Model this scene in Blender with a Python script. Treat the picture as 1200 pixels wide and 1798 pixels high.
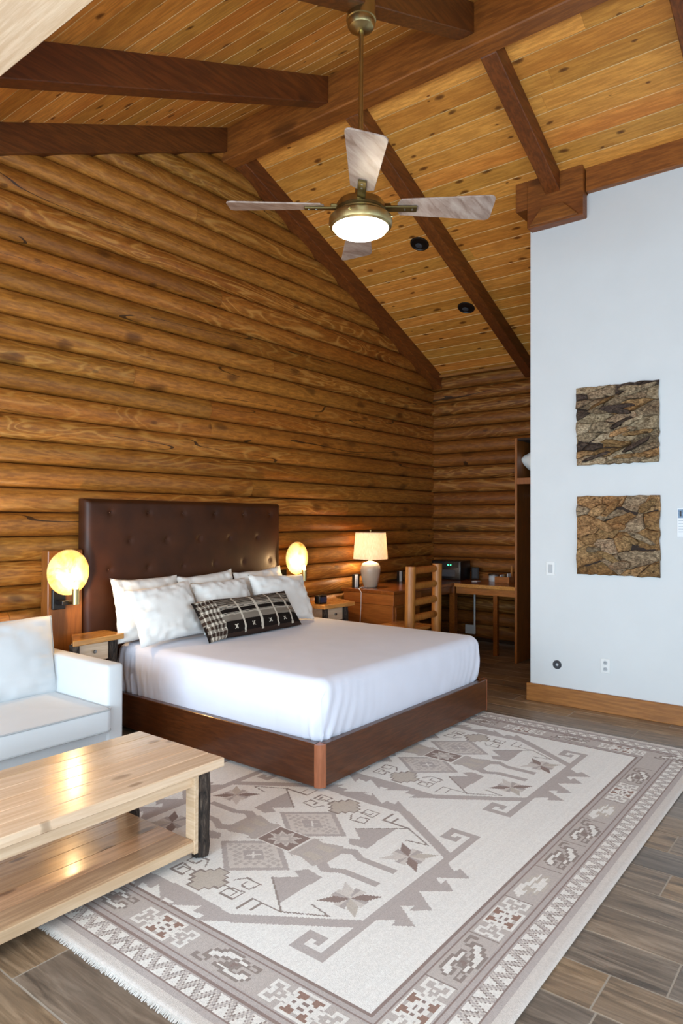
import bpy, bmesh, math, random
import numpy as np
from mathutils import Vector, Matrix, noise

random.seed(7)
for _o in list(bpy.data.objects): bpy.data.objects.remove(_o)
S = bpy.context.scene
COL = S.collection
PI = math.pi

# ------------------------------------------------------------------ camera
FPX, YAW, PITCH, ROLL, EYE = 1207.27, 0.66285, 0.0120, 0.0034, 1.5
def camera():
    F = Vector((math.cos(YAW)*math.cos(PITCH), math.sin(YAW)*math.cos(PITCH), math.sin(PITCH)))
    R = Vector((math.sin(YAW), -math.cos(YAW), 0)); U = R.cross(F)
    c, s = math.cos(ROLL), math.sin(ROLL)
    R2 = c*R + s*U; U2 = -s*R + c*U
    cd = bpy.data.cameras.new('camera'); cd.sensor_fit = 'VERTICAL'; cd.sensor_height = 36.0
    cd.lens = FPX/1798*36.0; cd.clip_start = .05
    co = bpy.data.objects.new('camera', cd); COL.objects.link(co)
    m = Matrix((R2, U2, -F)).transposed().to_4x4(); m.translation = (0, 0, EYE)
    co.matrix_world = m; S.camera = co
camera()

# ------------------------------------------------------------------ world, daylight, exposure
S.view_settings.view_transform = 'Standard'; S.view_settings.look = 'None'
S.view_settings.gamma = 1.0; S.view_settings.exposure = 0.4
S.view_settings.use_curve_mapping = False
W = bpy.data.worlds.new('daylight'); S.world = W; W.use_nodes = True
W.node_tree.nodes['Background'].inputs[0].default_value = (.62, .80, 1.0, 1)
W.node_tree.nodes['Background'].inputs[1].default_value = 1.2
def window_daylight(name, loc, sx, sy, rot, power, col=(.66, .85, 1.0)):
    l = bpy.data.lights.new(name, 'AREA'); l.shape = 'RECTANGLE'; l.size = sx; l.size_y = sy
    l.energy = power; l.color = col
    o = bpy.data.objects.new(name, l); COL.objects.link(o); o.location = loc; o.rotation_euler = rot
# the room's windows: two in the left wall, two in the wall behind the photographer
window_daylight('window_daylight', (-1.56, -0.7, 1.3), 2.0, 2.6, (0, -PI/2, 0), 135)
window_daylight('window_daylight', (-1.56, 2.45, 1.3), 2.0, 2.9, (0, -PI/2, 0), 215)
window_daylight('window_daylight', (0.5, -2.76, 1.5), 2.2, 2.8, (PI/2, 0, 0), 70)
window_daylight('window_daylight', (3.5, -2.76, 1.9), 3.0, 3.0, (PI/2, 0, 0), 12)

# ------------------------------------------------------------------ helpers: colour, materials
def lin(h):
    h = h.lstrip('#'); r = [int(h[i:i+2], 16)/255 for i in (0, 2, 4)]
    return tuple(c/12.92 if c <= .04045 else ((c+.055)/1.055)**2.4 for c in r) + (1,)
class NT:
    def __init__(s, name):
        s.m = bpy.data.materials.new(name); s.m.use_nodes = True
        s.t = s.m.node_tree; s.b = s.t.nodes['Principled BSDF']; s.out = s.t.nodes['Material Output']
    def n(s, typ, **kw):
        x = s.t.nodes.new(typ)
        for k, v in kw.items():
            if k in x.inputs.keys() if hasattr(x.inputs, 'keys') else False: x.inputs[k].default_value = v
            else: setattr(x, k, v)
        return x
    def l(s, a, b): s.t.links.new(a, b)
    def math(s, op, a, b=None, c=None):
        x = s.t.nodes.new('ShaderNodeMath'); x.operation = op
        for i, v in enumerate((a, b, c)):
            if v is None: continue
            if isinstance(v, (int, float)): x.inputs[i].default_value = v
            else: s.l(v, x.inputs[i])
        return x.outputs[0]
    def ramp(s, fac, stops):
        x = s.t.nodes.new('ShaderNodeValToRGB'); e = x.color_ramp.elements
        while len(e) < len(stops): e.new(.5)
        for i, (p, c) in enumerate(stops):
            e[i].position = p; e[i].color = c if len(c) == 4 else (*c, 1)
        s.l(fac, x.inputs[0]); return x.outputs[0]
    def mix(s, fac, a, b, mode='MIX'):
        x = s.t.nodes.new('ShaderNodeMix'); x.data_type = 'RGBA'; x.blend_type = mode
        if isinstance(fac, (int, float)): x.inputs[0].default_value = fac
        else: s.l(fac, x.inputs[0])
        for i, v in ((6, a), (7, b)):
            if isinstance(v, tuple): x.inputs[i].default_value = v
            else: s.l(v, x.inputs[i])
        return x.outputs[2]
    def noise(s, vec, scale, detail=3, rough=.5, dist=0):
        x = s.t.nodes.new('ShaderNodeTexNoise'); x.inputs['Scale'].default_value = scale
        x.inputs['Detail'].default_value = detail; x.inputs['Roughness'].default_value = rough
        x.inputs['Distortion'].default_value = dist; s.l(vec, x.inputs['Vector']); return x.outputs[0]
    def bump(s, h, strength=.3, dist=.01):
        x = s.t.nodes.new('ShaderNodeBump'); x.inputs['Strength'].default_value = strength
        x.inputs['Distance'].default_value = dist; s.l(h, x.inputs['Height']); s.l(x.outputs[0], s.b.inputs['Normal'])
    def coords(s, scale=(1, 1, 1), rand=True):
        tc = s.t.nodes.new('ShaderNodeTexCoord'); mp = s.t.nodes.new('ShaderNodeMapping')
        mp.inputs['Scale'].default_value = scale; s.l(tc.outputs['Object'], mp.inputs['Vector'])
        if not rand: return mp.outputs[0]
        oi = s.t.nodes.new('ShaderNodeObjectInfo'); vm = s.t.nodes.new('ShaderNodeVectorMath'); vm.operation = 'MULTIPLY_ADD'
        cx = s.t.nodes.new('ShaderNodeCombineXYZ')
        s.l(oi.outputs['Random'], cx.inputs[0]); s.l(oi.outputs['Random'], cx.inputs[1]); s.l(oi.outputs['Random'], cx.inputs[2])
        s.l(cx.outputs[0], vm.inputs[0]); vm.inputs[1].default_value = (31, 47, 23); s.l(mp.outputs[0], vm.inputs[2])
        s.rnd = oi.outputs['Random']
        return vm.outputs[0]

def plain(name, hexcol, rough=.5, metal=0, spec=.5, noise_amt=0, noise_scale=20, bump=0, sheen=0, coat=0):
    k = NT(name); k.b.inputs['Roughness'].default_value = rough; k.b.inputs['Metallic'].default_value = metal
    k.b.inputs['Specular IOR Level'].default_value = spec; k.b.inputs['Sheen Weight'].default_value = sheen
    k.b.inputs['Coat Weight'].default_value = coat
    c = lin(hexcol); v = k.coords()
    n = k.noise(v, noise_scale, 4)
    a = noise_amt
    col = k.ramp(n, [(.3, tuple(x*(1-a) for x in c[:3])), (.7, tuple(min(1, x*(1+a)) for x in c[:3]))])
    k.l(col, k.b.inputs['Base Color'])
    if bump: k.bump(n, bump, .005)
    return k.m

def wood(name, dark, mid, light, axis='X', scale=1.0, rough=.45, knots=.5, knot_scale=2.2, swirl=.5, var=.25,
         coat=0., lines=.35, bump=.15, stretch=.10, hue=.003, face=None, spec=.5, ringc=None, cracks=0, mottle=0):
    """varnished timber: long grain along one object axis, cathedral swirls, knots, one tone per piece"""
    k = NT(name)
    i = 'XYZ'.index(axis); sc = [1., 1., 1.]; sc[i] = stretch
    v = k.coords(tuple(sc))
    fine = k.noise(v, 60*scale, 5, .65)
    low = k.noise(v, 5.0*scale, 2, .5, .6)
    ring = k.math('SINE', k.math('MULTIPLY', low, 75.0))
    ring = k.math('MULTIPLY_ADD', ring, .5, .5)
    ring = k.math('POWER', ring, 5.0)
    blotch = k.noise(v, 2.2*scale, 3, .5)
    D, M, L = lin(dark), lin(mid), lin(light)
    base = k.mix(k.ramp(blotch, [(.32, (0, 0, 0)), (.68, (1, 1, 1))]), M, L)
    base = k.mix(k.math('MULTIPLY', k.ramp(fine, [(.42, (1, 1, 1)), (.62, (0, 0, 0))]), lines), base, D)
    base = k.mix(k.math('MULTIPLY', k.math('MULTIPLY', ring, swirl), k.ramp(k.noise(v, 1.7*scale, 1), [(.42, (0, 0, 0)), (.60, (1, 1, 1))])), base, lin(ringc) if ringc else L)
    sc2 = [1., 1., 1.]; sc2[i] = .45
    v2 = k.coords(tuple(sc2)); wob = k.noise(v2, 14, 2)
    vm = k.t.nodes.new('ShaderNodeVectorMath'); vm.operation = 'MULTIPLY_ADD'
    cx = k.t.nodes.new('ShaderNodeCombineXYZ')
    for q in range(3): k.l(wob, cx.inputs[q])
    k.l(cx.outputs[0], vm.inputs[0]); vm.inputs[1].default_value = (.03, .03, .03); k.l(v2, vm.inputs[2])
    vo = k.t.nodes.new('ShaderNodeTexVoronoi'); vo.voronoi_dimensions = '2D'; vo.inputs['Scale'].default_value = knot_scale*2
    face = face or {'X': 'XZ', 'Y': 'YZ', 'Z': 'ZX'}[axis]
    sp = k.t.nodes.new('ShaderNodeSeparateXYZ'); k.l(vm.outputs[0], sp.inputs[0]); cb = k.t.nodes.new('ShaderNodeCombineXYZ')
    k.l(sp.outputs['XYZ'.index(face[0])], cb.inputs[0]); k.l(sp.outputs['XYZ'.index(face[1])], cb.inputs[1])
    k.l(cb.outputs[0], vo.inputs['Vector'])
    sc_ = k.t.nodes.new('ShaderNodeSeparateColor'); k.l(vo.outputs['Color'], sc_.inputs[0])
    size = k.math('MULTIPLY_ADD', sc_.outputs[1], .13, .04)
    kn = k.math('MULTIPLY', k.math('SUBTRACT', 1.0, k.math('SMOOTHSTEP', vo.outputs['Distance'], k.math('MULTIPLY', size, .4), size) if False else k.math('MINIMUM', 1.0, k.math('POWER', k.math('DIVIDE', vo.outputs['Distance'], size), 3.0))), k.math('LESS_THAN', sc_.outputs[0], .55))
    base = k.mix(k.math('MULTIPLY', kn, knots), base, tuple(x*.45 for x in D[:3]) + (1,))
    if mottle:
        vm3 = k.coords((1, 1, 1)); mo = k.noise(vm3, 26, 5, .7, 1.2)
        base = k.mix(k.math('MULTIPLY', k.ramp(mo, [(.40, (1, 1, 1)), (.56, (0, 0, 0))]), mottle), base, tuple(x*.6 for x in D[:3]) + (1,))
        base = k.mix(k.math('MULTIPLY', k.ramp(mo, [(.60, (0, 0, 0)), (.75, (1, 1, 1))]), mottle*.6), base, L)
    if cracks:
        sc3 = [1., 1., 1.]; sc3[i] = .07
        v3 = k.coords(tuple(sc3)); cr = k.math('ABSOLUTE', k.math('SUBTRACT', k.noise(v3, 5.0, 1), .5))
        cr = k.math('MULTIPLY', k.math('LESS_THAN', cr, .0032), k.math('GREATER_THAN', k.noise(v3, 3.1, 1), .57))
        base = k.mix(k.math('MULTIPLY', cr, cracks), base, lin('#1c0d04'))
    hs = k.t.nodes.new('ShaderNodeHueSaturation')
    k.l(k.math('MULTIPLY_ADD', k.rnd, var*2, 1-var), hs.inputs['Value'])
    k.l(k.math('MULTIPLY_ADD', k.rnd, -hue*2, .5+hue), hs.inputs['Hue'])
    k.l(base, hs.inputs['Color']); k.l(hs.outputs[0], k.b.inputs['Base Color'])
    k.b.inputs['Roughness'].default_value = rough; k.b.inputs['Coat Weight'].default_value = coat
    k.b.inputs['Specular IOR Level'].default_value = spec
    k.b.inputs['Coat Roughness'].default_value = .15
    if bump: k.bump(k.math('ADD', fine, k.math('MULTIPLY', low, 2.0)), bump, .003)
    return k.m

M = {}
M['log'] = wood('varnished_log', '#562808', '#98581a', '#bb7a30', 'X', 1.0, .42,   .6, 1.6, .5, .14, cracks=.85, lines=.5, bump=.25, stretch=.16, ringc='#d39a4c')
M['log_y'] = wood('varnished_log_end_wall_shaded', '#4a2207', '#7e4816', '#9c6026', 'Y', 1.0, .42, .6, 1.6, .4, .12, cracks=.85, lines=.5, bump=.25, stretch=.16, ringc='#cf9a55')  # same wood as the gable logs, darkened to paint in the end wall's shade
M['board'] = wood('pine_ceiling_board', '#84420f', '#cd8234', '#e8a34a', 'Y', 1.0, .45, .9, 3.4, .35, .14, lines=.4, stretch=.09, face='XY', hue=.004)
M['seam_highlight'] = wood('painted_board_seam_highlight', '#b98a4c', '#dcb678', '#ecd09a', 'Y', 1, .6, 0, 1, .2, .1)  # paler copy of the board wood: light caught by the seam bevels, painted on
M['beam_x'] = wood('stained_rafter', '#2e1404', '#66320e', '#814818', 'X', .8, .5, .4, .8, .2, .12, lines=.5)
M['beam_y'] = wood('stained_ridge', '#4a2109', '#88491a', '#a36226', 'Y', .8, .5, .5, .8, .2, .12, lines=.5)
M['trim_y'] = wood('baseboard_wood', '#5c3210', '#96602a', '#b1783c', 'Y', .8, .4, .9, 1.6, .4, .1, lines=.4)
M['panel_z'] = wood('upright_panel_wood', '#5a2e0e', '#8f5220', '#a8672b', 'Z', .9, .4, .3, 1., .3, .1)
M['mahog_x'] = wood('bed_wood', '#2a1105', '#582c11', '#6d3a18', 'X', 1.2, .3, 0, 1, .15, .05, lines=.5, coat=.25)
M['mahog_y'] = wood('bed_side_wood', '#2a1105', '#582c11', '#6d3a18', 'Y', 1.2, .3, 0, 1, .15, .05, lines=.5, coat=.25)
M['post'] = wood('bed_post_wood', '#5c2c17', '#9a5a3a', '#b06d48', 'Z', 1.2, .32, 0, 1, .15, .05, lines=.3, coat=.2)
M['pale_x'] = wood('pale_tabletop_wood', '#b88a5e', '#e6c39c', '#f2d9bc', 'X', .9, .24, .55, 3.2, .3, .12, lines=.3, face='XY', coat=.45, stretch=.06)
M['pale_y'] = wood('pale_crosswise_wood', '#b88a5e', '#e6c39c', '#f2d9bc', 'Y', .9, .25, .4, 1.5, .25, .1, lines=.4, coat=.3, stretch=.06)
M['shelf_x'] = wood('knotty_shelf_wood', '#80522f', '#bd8d62', '#e0b992', 'X', .9, .28, .8, 2.8, .3, .2, lines=.4, coat=.4, stretch=.06, face='XY')
M['honey_x'] = wood('honey_nightstand_wood', '#8a4a14', '#c8853c', '#dca25a', 'X', 1., .25, .5, 1.5, .3, .1, coat=.4)
M['desk_x'] = wood('desk_wood_along', '#43200a', '#7a4016', '#94551f', 'X', 1., .25, .3, 1.2, .3, .08, coat=.4)
M['desk_y'] = wood('desk_wood_across', '#5a2c0c', '#985623', '#b06c30', 'Y', 1., .3, .3, 1.2, .3, .08, coat=.3)
M['peeled'] = wood('peeled_pole_wood', '#6e3409', '#ad6526', '#c88640', 'Z', 1.2, .4, .4, 2., .3, .1)
M['drift'] = wood('driftwood', '#3a2a1e', '#967658', '#c4ac8a', 'Y', 3.0, .85, .9, 9., .35, .35, lines=.75, bump=.8, stretch=.25, hue=.004, spec=.2, mottle=.6)
M['drift2'] = wood('driftwood_warm', '#3e2813', '#9a6c40', '#c09a6a', 'Y', 2.6, .85, .9, 8., .3, .28, lines=.65, bump=.8, stretch=.3, hue=.004, spec=.2, mottle=.6)

M['drift_pale'] = wood('driftwood_pale', '#5a442c', '#b29a78', '#cdb999', 'Y', 3.0, .85, .9, 10., .3, .2, lines=.7, bump=.9, stretch=.22, spec=.2, mottle=.6)
M['drift_dark'] = wood('driftwood_dark', '#1e1612', '#4f4038', '#6e5a4c', 'Y', 3.0, .85, .8, 9., .3, .3, lines=.7, bump=.9, stretch=.22, spec=.2, mottle=.6)
M['drift_tan'] = wood('driftwood_tan', '#4a2d15', '#a07446', '#bd9566', 'Y', 2.6, .85, .9, 9., .3, .2, lines=.65, bump=.9, stretch=.28, spec=.2, mottle=.6)
def bark():
    k = NT('dark_bark'); v = k.coords((1, 1, .25)); n = k.noise(v, 55, 5, .7, .8)
    k.l(k.ramp(n, [(.35, lin('#17110d')), (.55, lin('#42352c')), (.78, lin('#7a6a5c'))]), k.b.inputs['Base Color'])
    k.b.inputs['Roughness'].default_value = .9; k.bump(n, 1.0, .012); return k.m
M['bark'] = bark()
def floor_mat():
    k = NT('wood_look_floor_tile'); v = k.coords((1, .09, 1)); f = k.noise(v, 38, 6, .65, .5); b = k.noise(v, 5, 3, .5)
    c = k.ramp(f, [(.30, lin('#4d4034')), (.50, lin('#877159')), (.72, lin('#b49c82'))])
    c = k.mix(k.ramp(b, [(.35, (0, 0, 0)), (.7, (.55, .55, .55))]), c, lin('#746557'))
    vo = k.t.nodes.new('ShaderNodeTexVoronoi'); vo.inputs['Scale'].default_value = 2.6
    v2 = k.coords((1.6, .6, 1)); k.l(v2, vo.inputs['Vector'])
    c = k.mix(k.ramp(vo.outputs['Distance'], [(.04, (.8, .8, .8)), (.13, (0, 0, 0))]), c, lin('#2c2119'))
    hs = k.t.nodes.new('ShaderNodeHueSaturation'); k.l(k.math('MULTIPLY_ADD', k.rnd, .5, .72), hs.inputs['Value'])
    k.l(k.math('MULTIPLY_ADD', k.rnd, .5, .65), hs.inputs['Saturation'])
    k.l(c, hs.inputs['Color']); k.l(hs.outputs[0], k.b.inputs['Base Color'])
    k.b.inputs['Roughness'].default_value = .36; k.bump(f, .12, .002); return k.m
M['tile'] = floor_mat()
M['grout'] = plain('grout', '#a79c8e', .9)
M['paint'] = plain('pale_wall_paint', '#d9dbdb', .75, noise_amt=.015, noise_scale=4)
M['plaster'] = plain('shell_paint', '#cfc8bb', .8)
M['deck'] = plain('roof_deck', '#3a2411', .9)
def leather():
    k = NT('brown_leather'); v = k.coords((1, 1, 1), False)
    vo = k.t.nodes.new('ShaderNodeTexVoronoi'); vo.inputs['Scale'].default_value = 260; k.l(v, vo.inputs['Vector'])
    n = k.noise(v, 6, 3)
    k.l(k.ramp(n, [(.3, lin('#351805')), (.7, lin('#442109'))]), k.b.inputs['Base Color'])
    k.b.inputs['Roughness'].default_value = .48; k.b.inputs['Specular IOR Level'].default_value = .35; k.bump(vo.outputs['Distance'], .12, .002); return k.m
M['leather'] = leather()
def cloth(name, hexcol, rough=.85, weave=500, bump=.1, sheen=.2):
    k = NT(name); v = k.coords((1, 1, 1), False); n = k.noise(v, weave, 2); w = k.noise(v, 5, 3)
    c = lin(hexcol); k.l(k.ramp(w, [(.3, tuple(x*.96 for x in c[:3])), (.7, c[:3])]), k.b.inputs['Base Color'])
    k.b.inputs['Roughness'].default_value = rough; k.b.inputs['Sheen Weight'].default_value = sheen
    k.bump(n, bump, .002); return k.m
M['sheet'] = cloth('white_sheet', '#e8e9f5')
M['pillow'] = cloth('white_pillowcase', '#f3f0ea')
M['sofa'] = cloth('off_white_upholstery', '#d8dadb', .9, 350, .2)
M['piping'] = cloth('upholstery_piping', '#b4b7b8', .9, 350, .2)
def metal(name, h, rough): return plain(name, h, rough, 1.0, noise_amt=.08, noise_scale=9)
M['brass'] = metal('antique_brass', '#b8a878', .3)
M['brass_dark'] = metal('aged_brass', '#6f5f3c', .4)
M['black'] = plain('black_metal', '#151210', .45)
M['blackplastic'] = plain('black_plastic', '#0d0d0f', .35)
M['steel'] = metal('grey_steel', '#8d8c8a', .35)
M['white_plastic'] = plain('white_plastic', '#e6e6e4', .4)
M['grey_plastic'] = plain('grey_plastic', '#b9bcbf', .5)
M['dark_round'] = plain('dark_rubber', '#3a3b40', .6)
M['ceramic'] = plain('taupe_ceramic', '#a79a8a', .35, noise_amt=.05, noise_scale=8)
M['paper'] = plain('white_paper', '#eef1f4', .8)
M['ink'] = plain('blue_grey_print', '#7e95ad', .8, noise_amt=.3, noise_scale=60)
M['ink2'] = plain('pale_print', '#b9c2cc', .8)
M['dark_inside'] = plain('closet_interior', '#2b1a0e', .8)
M['fringe'] = cloth('rug_fringe', '#d5cfc8', .95, 200, .3)
M['underdeck'] = plain('black_deck_cloth', '#191620', .9)
def blade_mat():
    k = NT('weathered_blade'); v = k.coords((.2, 1, 1)); n = k.noise(v, 26, 5, .6, .6)
    k.l(k.ramp(n, [(.3, lin('#7d6355')), (.5, lin('#a08a7d')), (.72, lin('#b5a396'))]), k.b.inputs['Base Color'])
    k.b.inputs['Roughness'].default_value = .3; return k.m
M['blade'] = blade_mat()
def emis(name, col, strength, base=None):
    k = NT(name); k.b.inputs['Base Color'].default_value = base or col
    k.b.inputs['Emission Color'].default_value = col; k.b.inputs['Emission Strength'].default_value = strength
    k.b.inputs['Roughness'].default_value = .4; return k.m
M['lens'] = emis('lit_fan_lens', (1, .90, .74, 1), 6.0)
M['bulb'] = emis('lit_bulb', (1, .70, .34, 1), 30.0)
M['led'] = emis('green_led', (.05, 1, .25, 1), 4.0)
def disc_mat():
    k = NT('glowing_alabaster_disc'); v = k.coords((1, 1, 1)); n = k.noise(v, 9, 4, .6, .8)
    tc = k.t.nodes.new('ShaderNodeTexCoord'); ln = k.t.nodes.new('ShaderNodeVectorMath'); ln.operation = 'DISTANCE'
    k.l(tc.outputs['Object'], ln.inputs[0]); ln.inputs[1].default_value = (0, -.05, -.03)
    fall = k.ramp(ln.outputs['Value'], [(.03, (1, 1, 1)), (.20, (.16, .16, .16))])
    c = k.ramp(n, [(.35, lin('#d08a34')), (.6, lin('#f2c878'))])
    k.l(c, k.b.inputs['Base Color']); k.l(c, k.b.inputs['Emission Color'])
    k.l(k.math('MULTIPLY', fall, 1.9), k.b.inputs['Emission Strength']); k.b.inputs['Roughness'].default_value = .35
    return k.m
M['disc'] = disc_mat()
def shade_mat():
    k = NT('linen_lampshade'); tr = k.t.nodes.new('ShaderNodeBsdfTranslucent'); df = k.t.nodes.new('ShaderNodeBsdfDiffuse')
    v = k.coords((1, 1, .2)); n = k.noise(v, 120, 2)
    c = k.ramp(n, [(.3, lin('#e6d5bd')), (.7, lin('#f6eadb'))])
    k.l(c, tr.inputs[0]); k.l(c, df.inputs[0])
    mx = k.t.nodes.new('ShaderNodeMixShader'); mx.inputs[0].default_value = .45
    k.l(df.outputs[0], mx.inputs[1]); k.l(tr.outputs[0], mx.inputs[2]); k.l(mx.outputs[0], k.out.inputs[0]); return k.m
M['shade'] = shade_mat()
def glass_mat():
    k = NT('window_glass'); tr = k.t.nodes.new('ShaderNodeBsdfTransparent'); gl = k.t.nodes.new('ShaderNodeBsdfGlossy')
    gl.inputs['Roughness'].default_value = .02
    mx = k.t.nodes.new('ShaderNodeMixShader'); mx.inputs[0].default_value = .06
    k.l(tr.outputs[0], mx.inputs[1]); k.l(gl.outputs[0], mx.inputs[2]); k.l(mx.outputs[0], k.out.inputs[0]); return k.m
M['glass'] = glass_mat()
def attr_mat(name, rough=.95, bump=.5, scale=400):
    k = NT(name); a = k.t.nodes.new('ShaderNodeVertexColor'); a.layer_name = 'Col'
    v = k.coords((1, 1, 1), False); n = k.noise(v, scale, 2)
    c = k.mix(k.math('MULTIPLY', n, .14), a.outputs[0], lin('#8c8077'), 'MULTIPLY')
    k.l(c, k.b.inputs['Base Color']); k.b.inputs['Roughness'].default_value = rough
    k.b.inputs['Specular IOR Level'].default_value = .15; k.bump(n, bump, .004); return k.m
M['rug'] = attr_mat('woven_rug')
M['plaid'] = attr_mat('plaid_weave', .95, .5, 300)

# ------------------------------------------------------------------ helpers: meshes and objects
class MB:
    def __init__(s): s.bm = bmesh.new()
    def _mark(s): return set(s.bm.verts)
    def box(s, x0, x1, y0, y1, z0, z1, bev=0, seg=1):
        r = bmesh.ops.create_cube(s.bm, size=1.0)['verts']
        for v in r:
            v.co = Vector((x0 if v.co.x < 0 else x1, y0 if v.co.y < 0 else y1, z0 if v.co.z < 0 else z1))
        if bev:
            es = list({e for v in r for e in v.link_edges})
            bmesh.ops.bevel(s.bm, geom=es, offset=bev, segments=seg, profile=.5, affect='EDGES')
        return s
    def prism(s, pts, d0, d1, axis='Y', bev=0):
        """polygon pts in the plane across axis, extruded from d0 to d1"""
        def P(a, b, d): return {'X': (d, a, b), 'Y': (a, d, b), 'Z': (a, b, d)}[axis]
        A = [s.bm.verts.new(P(a, b, d0)) for a, b in pts]; B = [s.bm.verts.new(P(a, b, d1)) for a, b in pts]
        n = len(pts); fs = [s.bm.faces.new(A), s.bm.faces.new(B[::-1])]
        for i in range(n): fs.append(s.bm.faces.new((A[i], B[i], B[(i+1) % n], A[(i+1) % n])))
        bmesh.ops.recalc_face_normals(s.bm, faces=fs)
        if bev:
            es = list({e for f in fs for e in f.edges})
            bmesh.ops.bevel(s.bm, geom=es, offset=bev, segments=1, profile=.5, affect='EDGES')
        return s
    def cyl(s, p0, p1, r0, r1=None, n=16, caps=True):
        return s.tube([p0, p1], [r0, r0 if r1 is None else r1], n, caps)
    def tube(s, pts, rad, n=10, caps=True, jit=0):
        pts = [Vector(p) for p in pts]
        if not isinstance(rad, (list, tuple)): rad = [rad]*len(pts)
        rings = []; ref = None
        for i, p in enumerate(pts):
            t = (pts[min(i+1, len(pts)-1)] - pts[max(i-1, 0)]).normalized()
            if ref is None:
                ref = t.cross(Vector((0, 0, 1)) if abs(t.z) < .9 else Vector((1, 0, 0))).normalized()
            ref = (ref - t*ref.dot(t)).normalized(); b = t.cross(ref)
            rings.append([s.bm.verts.new(p + (ref*math.cos(a) + b*math.sin(a))*rad[i]*(1+jit*random.uniform(-1, 1))) for a in [2*PI*k/n for k in range(n)]])
        fs = []
        for a, b in zip(rings, rings[1:]):
            for k in range(n): fs.append(s.bm.faces.new((a[k], a[(k+1) % n], b[(k+1) % n], b[k])))
        if caps: fs += [s.bm.faces.new(rings[0][::-1]), s.bm.faces.new(rings[-1])]
        bmesh.ops.recalc_face_normals(s.bm, faces=fs); return s
    def lathe(s, prof, c, n=32, axis=None):
        """profile (radius, height) spun about an axis through c"""
        ax = Vector(axis or (0, 0, 1)).normalized(); u = ax.orthogonal().normalized(); w = ax.cross(u); c = Vector(c)
        rings = []
        for r, h in prof:
            if r < 1e-5: rings.append([s.bm.verts.new(c + ax*h)])
            else: rings.append([s.bm.verts.new(c + ax*h + (u*math.cos(a)+w*math.sin(a))*r) for a in [2*PI*k/n for k in range(n)]])
        fs = []
        for a, b in zip(rings, rings[1:]):
            for k in range(n):
                q = [a[k % len(a)], a[(k+1) % len(a)], b[(k+1) % len(b)], b[k % len(b)]]
                q2 = []
                for x in q:
                    if x not in q2: q2.append(x)
                if len(q2) > 2: fs.append(s.bm.faces.new(q2))
        bmesh.ops.recalc_face_normals(s.bm, faces=fs); return s
    def grid(s, P, closed_u=False):
        """P[i][j] points -> quads"""
        V = [[s.bm.verts.new(p) for p in row] for row in P]; nu = len(V)
        for i in range(nu if closed_u else nu-1):
            for j in range(len(V[0])-1):
                s.bm.faces.new((V[i][j], V[(i+1) % nu][j], V[(i+1) % nu][j+1], V[i][j+1]))
        return V
    def xform(s, m):
        bmesh.ops.transform(s.bm, matrix=m, verts=s.bm.verts[:]); return s

ORG = {}
def link(name, me, parent, org):
    o = bpy.data.objects.new(name, me); COL.objects.link(o)
    if parent: o.parent = parent
    else: o.location = org
    ORG[o.name] = Vector(org); return o
def tag(o, label=None, cat=None, group=None, kind=None):
    if label: o['label'] = label
    if cat: o['category'] = cat
    if group: o['group'] = group
    if kind: o['kind'] = kind
    return o
def thing(name, loc, label, cat, group=None):
    o = bpy.data.objects.new(name, None); COL.objects.link(o); o.location = loc; o.empty_display_size = .1
    ORG[o.name] = Vector(loc); return tag(o, label, cat, group)
def obj(name, mb, mat, parent=None, org=None, smooth=None, label=None):
    bm = mb.bm
    if parent is not None and org is None: o0 = ORG[parent.name]; off = o0
    elif org is not None: off = Vector(org); o0 = off
    else:
        xs = [v.co for v in bm.verts]
        o0 = off = Vector(((min(c.x for c in xs)+max(c.x for c in xs))/2, (min(c.y for c in xs)+max(c.y for c in xs))/2, min(c.z for c in xs)))
    bmesh.ops.translate(bm, verts=bm.verts[:], vec=-off)
    me = bpy.data.meshes.new(name); bm.to_mesh(me); bm.free()
    for m in (mat if isinstance(mat, list) else [mat]): me.materials.append(M[m])
    if smooth is not None:
        me.polygons.foreach_set('use_smooth', [True]*len(me.polygons)); me.set_sharp_from_angle(angle=math.radians(smooth))
    o = bpy.data.objects.new(name, me); COL.objects.link(o)
    if parent is not None:
        o.parent = parent; o.location = off - ORG[parent.name]
    else: o.location = off
    ORG[o.name] = Vector(off)
    if label: o['label'] = label
    return o
def struct(name, mb, mat, label, cat, **kw):
    o = obj(name, mb, mat, **kw); return tag(o, label, cat, kind='structure')
def lamp(name, loc, power, col, radius=.03):
    l = bpy.data.lights.new(name, 'POINT'); l.energy = power; l.color = col; l.shadow_soft_size = radius
    o = bpy.data.objects.new(name, l); COL.objects.link(o); o.location = loc

# ------------------------------------------------------------------ room dimensions (metres)
XL, XB, YF, YB = -1.4, 7.80, -2.6, 4.60          # left wall, end wall, front wall, log gable wall
RX0, RX1, RZ = 4.115, 4.27, 4.67                 # ridge beam
def zceil(x): return 4.827 - .4163*(x-RX1) if x > 4.19 else 4.953 - .436*(RX0-x)
def zraf(x): return 4.67 - .4163*(x-RX1) if x > 4.19 else 4.746 - .436*(RX0-x)
WX = 5.55                                        # pale partition wall

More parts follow.
